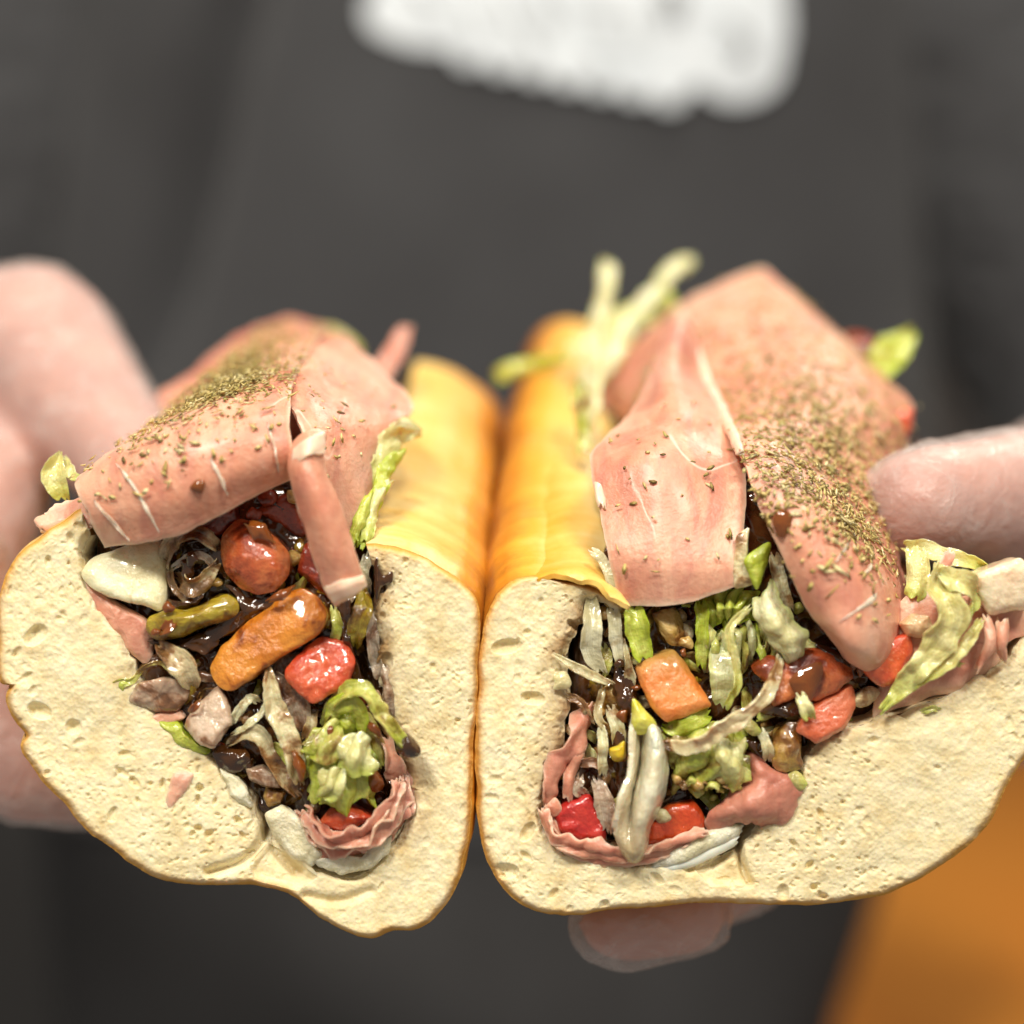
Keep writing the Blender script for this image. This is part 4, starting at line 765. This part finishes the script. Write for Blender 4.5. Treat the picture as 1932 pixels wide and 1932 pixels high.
rb('cheese_slice', [(640, 1610, .8), (760, 1570, 0), (900, 1505, 0), (1060, 1435, 1)], [50, 70, 70, 40], CHS, cup=.6, thick=1.2, label='pale cheese edge along the bottom of the right pocket')
rb('cheese_slice', [(660, 1640, 1), (800, 1600, .5), (920, 1550, .5), (1040, 1490, 1)], [30, 44, 60, 40], simple('provolone_white', (.86, .82, .68, 1), .5, 0, .4, .003), cup=.5, thick=1.2)
drop(B, 205, 740, -.8, 46, ONW, Rc, 'onion_bit', 1.1); drop(B, 170, 1340, -.6, 36, HAMP, Rc, 'ham_scrap'); drop(B, 690, 1390, -1, 40, ONW, Rc, 'onion_bit')
rb('onion_strand', [(175, 605, -.5), (300, 680, -1.5), (435, 742, -1)], [20, 50, 40], ONP, cup=.7)
rb('onion_strand', [(400, 770, 0), (375, 890, -1), (412, 955, 0)], 40, ONB, cup=.7)
rb('onion_strand', [(230, 800, .5), (300, 840, 0), (340, 920, 1)], 40, ONB, cup=.7)
rb('onion_strand', [(440, 860, .5), (470, 960, 0), (480, 1080, 1)], 60, ONP, cup=.7)
rb('onion_strand', [(395, 960, -1), (400, 1060, -2), (400, 1180, -1)], 46, ONP, cup=.8)
c('pepper_bit', [(430, 1060), (470, 1040), (510, 1020), (510, 1100), (460, 1115)], -2, 2, food('yellow_pepper', (.66, .46, .01), (.74, .56, .05), .1, .15, .6, .3), bulge=1.2, label='small yellow pepper bit')
rb('onion_strand', [(290, 1130, 0), (360, 1120, -1), (420, 1160, 0)], 46, ONM, cup=.7)
rb('onion_strand', [(370, 1200, 0), (405, 1310, -1.2), (420, 1450, -1)], [70, 90, 60], ONM, cup=.9)
rb('onion_strand', [(290, 1190, 0), (275, 1250, -.5), (310, 1280, 0)], 60, ONM, cup=.9)
c('relish_bit', [(1205, 1140), (1245, 960), (1340, 925), (1358, 1060), (1350, 1155), (1280, 1178)], -1, 4, SEED, bulge=1.6, p=2.5, rough=.3, seed=4, label='glossy brown relish beside the right crumb')
rb('lettuce_shred', [(1165, 970, -1), (1195, 1050, -1.8), (1200, 1110, -1)], 50, ONP, cup=.6)
c('lettuce_piece', [(1285, 1190), (1340, 1165), (1385, 1225), (1340, 1258)], -.8, 1.5, LETP, bulge=.6)
c('onion_bit', [(1600, 830), (1680, 760), (1740, 790), (1660, 860)], .3, 3, ONP, bulge=1.2)
# right flap: lettuce, onion and ham spilling over the bread
c('ham_slice', [(370, 1390), (600, 1290), (800, 1330), (1000, 1380), (1040, 1500), (870, 1540), (860, 1640), (700, 1790), (480, 1850), (330, 1900), (240, 1930), (250, 1840)], 1.6, 4, HAM, f=Qc, bulge=1.6, p=5, rough=.6, rs=220, nr=30, label='ham layer under the curled lettuce on the right flap')
rb('lettuce_shred', [(545, 1195, -2), (575, 1320, -5), (620, 1440, -6), (560, 1560, -6), (440, 1700, -5), (360, 1790, -4), (275, 1885, -3)], [60, 130, 170, 150, 120, 90, 30], LETP, f=Qc, cup=2.2, thick=.9, twist=.4, twist2=-.4, frill=1.4, label='curled pale lettuce ribbon spilling over the right flap')
rb('lettuce_shred', [(760, 1450, -3), (680, 1560, -5), (560, 1680, -5), (430, 1770, -4)], [50, 80, 80, 40], LETP, f=Qc, cup=1.2, twist=-.5, frill=1.2)
rb('lettuce_shred', [(560, 1220, -3), (660, 1270, -5), (740, 1340, -4), (700, 1420, -4)], [60, 100, 90, 60], LETP, f=Qc, cup=1.6, twist=.6, frill=1.4)
rb('lettuce_shred', [(390, 1090, 8), (500, 1110, 5), (640, 1150, 4), (780, 1190, 5)], [60, 110, 80, 40], LETP, f=Qc, cup=1.4, twist=.3, frill=1.6, label='yellowish lettuce below the gloved thumb')
rb('lettuce_shred', [(440, 1120, 5), (460, 1250, 2), (430, 1350, 1)], 110, LETP, f=Qc, cup=1.4, frill=1.6, seed=7)
rb('ham_scrap', [(600, 1130, 2), (560, 1220, 0), (620, 1290, -1), (720, 1300, 0)], 60, HAM, f=Qc, cup=1, frill=.8)
c('onion_piece', [(715, 1235), (830, 1190), (945, 1145), (1020, 1200), (1010, 1390), (800, 1425), (740, 1330)], -3, 9, food('onion_blush', (.78, .56, .34), (.88, .74, .52), .06, .22, .4, .5, .003, 120), f=Qc, bulge=1.8, p=4, tilt=(0, .1), rough=.2, label='pale square onion chunk on the edge of the right flap')
c('onion_piece', [(365, 1470), (430, 1420), (510, 1430), (530, 1500), (470, 1540), (400, 1530)], -1.5, 5, food('onion_tan', (.70, .44, .24), (.80, .60, .36), 0, .2, .4, .4), f=Qc, bulge=1.6, p=2.5)
rb('ham_scrap', [(780, 1440, -2), (800, 1560, -3), (740, 1690, -2)], [60, 60, 20], HAM, f=Qc, cup=.8, frill=.8)
rb('ham_scrap', [(870, 1450, -2), (860, 1560, -3), (870, 1640, -1)], [70, 60, 20], HAM, f=Qc, cup=.8, frill=.8, seed=3)
rb('lettuce_bit', [(610, 1675, -3.5), (640, 1662, -3.8), (665, 1665, -3.5)], 26, LETS, f=Qc, cup=.4)
rb('lettuce_bit', [(480, 1890, -1), (520, 1878, -1.2), (550, 1882, -1)], 28, LETS, f=Qc, cup=.4)
for x, y, r in [(1640, 680, 22), (1615, 655, 18), (1270, 1000, 22), (1300, 1140, 24), (540, 830, 22), (480, 655, 24), (560, 760, 20), (500, 900, 30), (490, 1100, 30), (1180, 1000, 26)]:
    drop(B, x, y, -.6, r, SAUR if x % 3 else SAU, Rc)
drop(B, 1475, 985, -8.0, 22, SAUR)
for k, (o, y) in enumerate([([(470, 640), (555, 640), (560, 800), (590, 900), (540, 960), (500, 900), (450, 760)], 1.0), ([(1180, 865), (1340, 805), (1410, 840), (1300, 905), (1200, 895)], -.4), ([(1420, 560), (1500, 570), (1640, 660), (1660, 740), (1600, 740), (1520, 640)], .5), ([(440, 960), (530, 980), (520, 1150), (470, 1280), (440, 1150)], 1.0), ([(1070, 1010), (1180, 1020), (1200, 1130), (1120, 1120)], .2)]):
    c('sauce_pool', o, y, 3, SAU, bulge=1.0, p=2.2, rough=.5, rs=300, fine=.4, seed=k)
bits(B, massB[:2]+massB[8:], 90, 13, [('relish_bit', SEED), ('onion_bit', ONB), ('onion_bit', ONP), ('lettuce_bit', LETS), ('relish_bit', SEED)])
filler(B, [Rc(330, 420), Rc(700, 380), Rc(1250, 420), Rc(1620, 720), Rc(1340, 1000), Rc(1180, 1180), Rc(880, 1360), Rc(420, 1420), Rc(250, 1150), Rc(380, 800)], 70, 57, FILL+[('lettuce_shred', LETP)], 2.5, 6.5)
for pts, wd in [([(1592, 1168), (1640, 1135), (1676, 1090)], 7), ([(1610, 1010), (1590, 1040), (1575, 1062)], 5), ([(1648, 1050), (1636, 1075), (1625, 1090)], 4)]: sinew(hm, 'B1', pts, wd)
herbs(B, [('B1', 1900, (.12, .66), (.02, .9), True), ('B1', 900, (.05, .62), (0.0, .95), False), ('B1', 500, (.38, .74), (.42, .85), True), ('B2', 46, (.1, .95), (.05, .95), False), ('B3', 60, (.1, .9), (.1, .9), False)], 9)

# ================================================================== PERSON
def tube_bm(bm, chain, seg=20):
    """joints (x, y, z, radius) in mm as overlapping spheres and cones, fused later"""
    for x, y, z, r in chain:
        g = bmesh.ops.create_icosphere(bm, subdivisions=3, radius=r*1e-3)
        for v in g['verts']: v.co += Vector((x, y, z))*1e-3
    for (x, y, z, r), (x2, y2, z2, r2) in zip(chain, chain[1:]):
        a, b = Vector((x, y, z))*1e-3, Vector((x2, y2, z2))*1e-3; d = b-a
        if d.length < 1e-6: continue
        g = bmesh.ops.create_cone(bm, cap_ends=True, segments=seg, radius1=r*1e-3, radius2=r2*1e-3, depth=d.length)
        q = d.to_track_quat('Z', 'Y').to_matrix()
        for v in g['verts']: v.co = q @ v.co + (a+b)/2
def fuse(name, chains, voxel, smooth_it, mat, parent, grow=0.0, wrinkle=0.0, label=None):
    bm = bmesh.new()
    for ch in chains: tube_bm(bm, [(x, y, z, r+grow) for x, y, z, r in ch])
    me = bpy.data.meshes.new('tmp'); bm.to_mesh(me); bm.free(); o = bpy.data.objects.new('tmp', me); COL.objects.link(o)
    m = o.modifiers.new('r', 'REMESH'); m.mode = 'VOXEL'; m.voxel_size = voxel
    s = o.modifiers.new('s', 'SMOOTH'); s.iterations = smooth_it; s.factor = .5
    dg = bpy.context.evaluated_depsgraph_get(); ev = bpy.data.meshes.new_from_object(o.evaluated_get(dg))
    V = np.empty(len(ev.vertices)*3); ev.vertices.foreach_get('co', V); V = V.reshape(-1, 3)
    Nn = np.empty(len(ev.vertices)*3); ev.vertices.foreach_get('normal', Nn); Nn = Nn.reshape(-1, 3)
    F = [list(p.vertices) for p in ev.polygons]; bpy.data.objects.remove(o)
    if wrinkle:
        st = V*np.array([1, 1, 1]); d = np.abs(fbm(st, 95, 3, 3)); V = V+Nn*((.5-d)*wrinkle*1e-3)[:, None]
    return mesh(name, V, F, mat, parent, uv=np.zeros((len(V), 3)), label=label)
def M(px, py, mm, r): p = P(px, py, mm)*1e3; return (p[0], p[1], p[2], r)

PERS = empty('person', (0, .46, -.35), 'person in a dark grey logo shirt and clear gloves holding both sandwich halves', 'person')
# hand at the picture's left edge
thumbL = [(-128, 100, 16, 22), M(-60, 700, 100, 19), M(60, 660, 88, 17), M(150, 770, 72, 13.5), M(225, 850, 58, 10.5), M(262, 900, 50, 8.5)]
palmL = [[(-112, 52, -26, 15), (-116, 72, -14, 17), (-120, 92, 0, 18), (-128, 112, 12, 22)], [(-104, 46, -16, 13), (-104, 66, 2, 15), (-118, 95, 14, 20)],
         [(-100, 34, -4, 9), (-98, 42, -20, 12), (-100, 40, -36, 12)]]
fingL = [[(-102, 40, -30, 12), (-85, 37, -44.5, 10), (-64, 44, -48, 8.5), (-44, 48, -49, 7.5)], [(-104, 56, -26, 12), (-86, 57, -41, 9.5), (-62, 61, -43, 8.8), (-36, 64, -45, 7.6), (-22, 64, -46, 7)],
         [(-106, 74, -20, 12), (-88, 76, -34, 9.2), (-64, 79, -37, 8.4), (-40, 80, -39, 7.3)], [(-108, 90, -12, 11), (-90, 94, -26, 8.2), (-70, 96, -30, 7.2), (-52, 97, -32, 6.4)]]
armL = [[(-128, 112, 10, 24), (-150, 160, 4, 27), (-205, 260, -30, 36), (-262, 372, -60, 44), (-235, 420, 60, 50), (-190, 455, 170, 58), (-90, 470, 190, 62), (0, 475, 190, 66)]]
# hand at the picture's right edge
thumbR = [(156, 92, -2, 22), M(2130, 930, 62, 14), M(1990, 935, 44, 12.4), M(1850, 945, 33, 11), M(1770, 950, 26, 10.2), M(1728, 955, 22, 9.2)]
palmR = [[(150, 74, -20, 17), (154, 92, -8, 20), (156, 112, 2, 24)], [(148, 66, -28, 13), (152, 88, -16, 17), (156, 108, -4, 22)], [M(2010, 965, 112, 20), (156, 112, 0, 24)]]
fingR = [[(140, 66, -22, 12), (106, 64, -36, 9.5), (70, 56, -42, 8.6), M(1430, 1615, 42, 8), M(1290, 1690, 29, 7.6), M(1170, 1734, 20, 6.4)], [(142, 76, -24, 12), (112, 70, -36, 9.4), (72, 68, -40, 8.6), (40, 62, -44, 7.6), (18, 58, -47, 6.8)],
         [(144, 90, -20, 12), (114, 86, -32, 9), (74, 84, -36, 8.4), (40, 80, -40, 7.4), (10, 76, -42, 6.6)], [(146, 104, -14, 12), (118, 100, -28, 8.4), (84, 98, -31, 7.4), (58, 96, -33, 6.6)]]
armR = [[(156, 112, 2, 25), (174, 160, 0, 27), (215, 260, -30, 36), (262, 372, -60, 44), (232, 420, 60, 50), (180, 455, 170, 58), (90, 470, 190, 62), (0, 475, 190, 66)]]
torso = [[(-10, 478, 190, 66), (-10, 475, 60, 78), (-10, 475, -100, 76), (-10, 475, -300, 78)], [(-80, 478, 150, 60), (-75, 476, 0, 62), (-70, 476, -280, 60)], [(65, 478, 150, 60), (60, 476, 0, 62), (55, 476, -280, 60)], [(-8, 480, 190, 60), (-8, 480, 300, 52)]]
fuse('body', [thumbL, thumbR]+palmL+palmR+fingL+fingR+armL+armR+torso+[[M(1290, 1725, 22, 7.0), M(1180, 1742, 19, 6.6), M(1150, 1746, 17, 5.2)]], .0022, 3, SKIN, PERS, grow=.0, label='bare forearms and hands under the gloves')
fuse('glove', [thumbL]+palmL+fingL+[armL[0][:2]], .0017, 4, GLOVE, PERS, grow=.75, wrinkle=1.2, label='clear vinyl glove on the hand at the torn bread edge')
fuse('glove', [thumbR]+palmR+fingR+[armR[0][:2], [M(1290, 1725, 22, 7.4), M(1180, 1744, 19, 7.0), M(1130, 1750, 17, 5.0)]], .0017, 4, GLOVE, PERS, grow=.75, wrinkle=1.2, label='clear vinyl glove with loose wrinkled fingertip below the bread')
# shirt: a closed drape round the torso with folds
def shirt_y(x, z, x0=-.012, a=.176, b=.125, yc=.475):
    return yc-b*np.sqrt(np.clip(1-((x-x0)/a)**2, 0, 1))**.8
nt_, nz_ = 220, 160; th = np.linspace(0, 2*math.pi, nt_); zz = np.linspace(-.36, .30, nz_)
TH, ZZ = np.meshgrid(th, zz, indexing='ij')
wa = .176+.010*np.clip(ZZ/.2, -1, 1)-.026*np.clip((-ZZ-.07)/.16, 0, 1)*(np.cos(TH) > 0)
X = -.012+wa*np.sign(np.cos(TH))*np.abs(np.cos(TH))**.85; Y = .475-.125*np.sign(np.sin(TH))*np.abs(np.sin(TH))**.85
S = np.stack([X, Y, ZZ], -1); s = S.reshape(-1, 3)*np.array([1, 1, .55])
fold = (fbm(s, 11, 4, 3)*.006+np.abs(fbm(s+np.array([[.3, 0, .2]]), 7, 9, 2))*.008).reshape(nt_, nz_)
dl = (X-(-.118+.30*(ZZ-.09)))                                  # one long slanting crease on the chest
fold -= .020*np.exp(-(dl/.009)**2)*(Y < .475)*np.clip((ZZ-.0)/.08, 0, 1)
Nv = np.stack([np.cos(TH), -np.sin(TH), 0*TH], -1); S = S+Nv*fold[..., None]
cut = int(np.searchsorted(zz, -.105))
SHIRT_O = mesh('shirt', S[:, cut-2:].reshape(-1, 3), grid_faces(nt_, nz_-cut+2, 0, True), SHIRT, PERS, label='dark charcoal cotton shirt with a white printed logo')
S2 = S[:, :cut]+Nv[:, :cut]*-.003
mesh('lower_drape', S2.reshape(-1, 3), grid_faces(nt_, cut, 0, True), simple('dark_drape', (.022, .021, .022, 1), .9, ns=14, c2=(.034, .034, .036, 1)), PERS, label='darker lower part of the clothing on the torso')  # lower rows of the same torso drape, in a darker colour
front = S[(TH > .2) & (TH < math.pi-.2)]
def on_shirt(x, z):
    d = (front[:, 0]-x)**2+(front[:, 2]-z)**2; i = np.argpartition(d, 4)[:4]; w8 = 1/(d[i]+1e-9); return float((front[i, 1]*w8).sum()/w8.sum())
for sgn, ch in ((-1, armL[0]), (1, armR[0])):
    fuse('sleeve', [[(x, y, z, r+11) for x, y, z, r in ch[3:7]]], .004, 6, SHIRT, SHIRT_O, wrinkle=5)
# white print on the chest
DS = .355
def SP(px, py):
    k = (D+DS)/D; return (px-966)*PXM*k, (966-py)*PXM*k
def stroke(name, pts, wd, mat, lift, closed=False):
    q = np.array([SP(*p) for p in pts]); path = cat(q, max(16, 8*len(pts)), closed)
    if closed: path = np.vstack([path, path[:1]])
    T = np.gradient(path, axis=0); T /= np.linalg.norm(T, axis=1, keepdims=True)+1e-12; Nn = np.stack([-T[:, 1], T[:, 0]], 1)
    r = wd*PXM*(D+DS)/D/2; ncap = 7
    rows = []; nv = 9; v = np.linspace(-1, 1, nv)
    if not closed:
        for a in np.linspace(-math.pi/2, 0, ncap)[:-1]: rows.append(path[0]+T[0]*r*math.sin(a)+Nn[0]*np.outer(v, [1])*r*math.cos(a))
    for p, n in zip(path, Nn): rows.append(p+np.outer(v, [1])*n*r)
    if not closed:
        for a in np.linspace(0, math.pi/2, ncap)[1:]: rows.append(path[-1]+T[-1]*r*math.sin(a)+Nn[-1]*np.outer(v, [1])*r*math.cos(a))
    R_ = np.array(rows); V = np.array([[x, on_shirt(x, z)-lift, z] for x, z in R_.reshape(-1, 2)])
    mesh(name, V, grid_faces(len(R_), nv), mat, LOGO)
LOGO = bpy.data.objects.new('shirt_logo', None); COL.objects.link(LOGO); LOGO.parent = SHIRT_O; LOGO['label'] = 'white lettering of the logo printed on the shirt chest'
for k, (pts, wd) in enumerate([([(735, 25), (790, 45), (850, 50)], 92), ([(760, -40), (800, 0), (900, 20)], 110), ([(880, 60), (1080, 100), (1290, 138)], 74), ([(870, 0), (1080, 50), (1300, 80)], 120), ([(860, -90), (1080, -50), (1400, -30)], 130),
      ([(1395, 108), (1385, 112)], 170), ([(1430, 60), (1425, -60)], 120), ([(790, -160), (1100, -150), (1420, -150)], 130)]+[([(885+i*62, 98+i*13), (888+i*62, 100+i*13)], 62) for i in range(7)]):
    stroke('print_stroke', pts, wd, PRINT, .0012+.00025*k)
for k, (pts, wd, cl) in enumerate([([(1262, -14), (1280, 12), (1262, 38), (1244, 12)], 15, True), ([(955, 16), (968, 54)], 13, False), ([(1020, 4), (1044, 50)], 12, False), ([(1110, 24), (1156, 36)], 12, False), ([(996, 82), (1012, 100)], 12, False), ([(1116, 108), (1136, 124)], 12, False), ([(1366, 56), (1404, 88), (1384, 134)], 13, False), ([(1188, 56), (1198, 84)], 12, False), ([(880, 30), (900, 64)], 11, False), ([(790, -8), (812, 24)], 11, False)]):
    stroke('print_stroke', pts, wd, PRINTG, .0062+.0003*k, cl)

# counter
CT = empty('counter', (.62, 1.1, -.95), 'smooth orange counter top beside the person, below the right sandwich half', 'counter')
V, F = rbox(.04, 1.3, .50, 1.70, -.275, -.24, .008); mesh('counter_top', V, F, ORANGE, CT)
V, F = rbox(.08, 1.26, .55, 1.65, -.95, -.277, .01); mesh('counter_body', V, F, simple('brown_panel', (.20, .09, .03, 1), .6, ns=8, c2=(.26, .12, .04, 1)), CT)
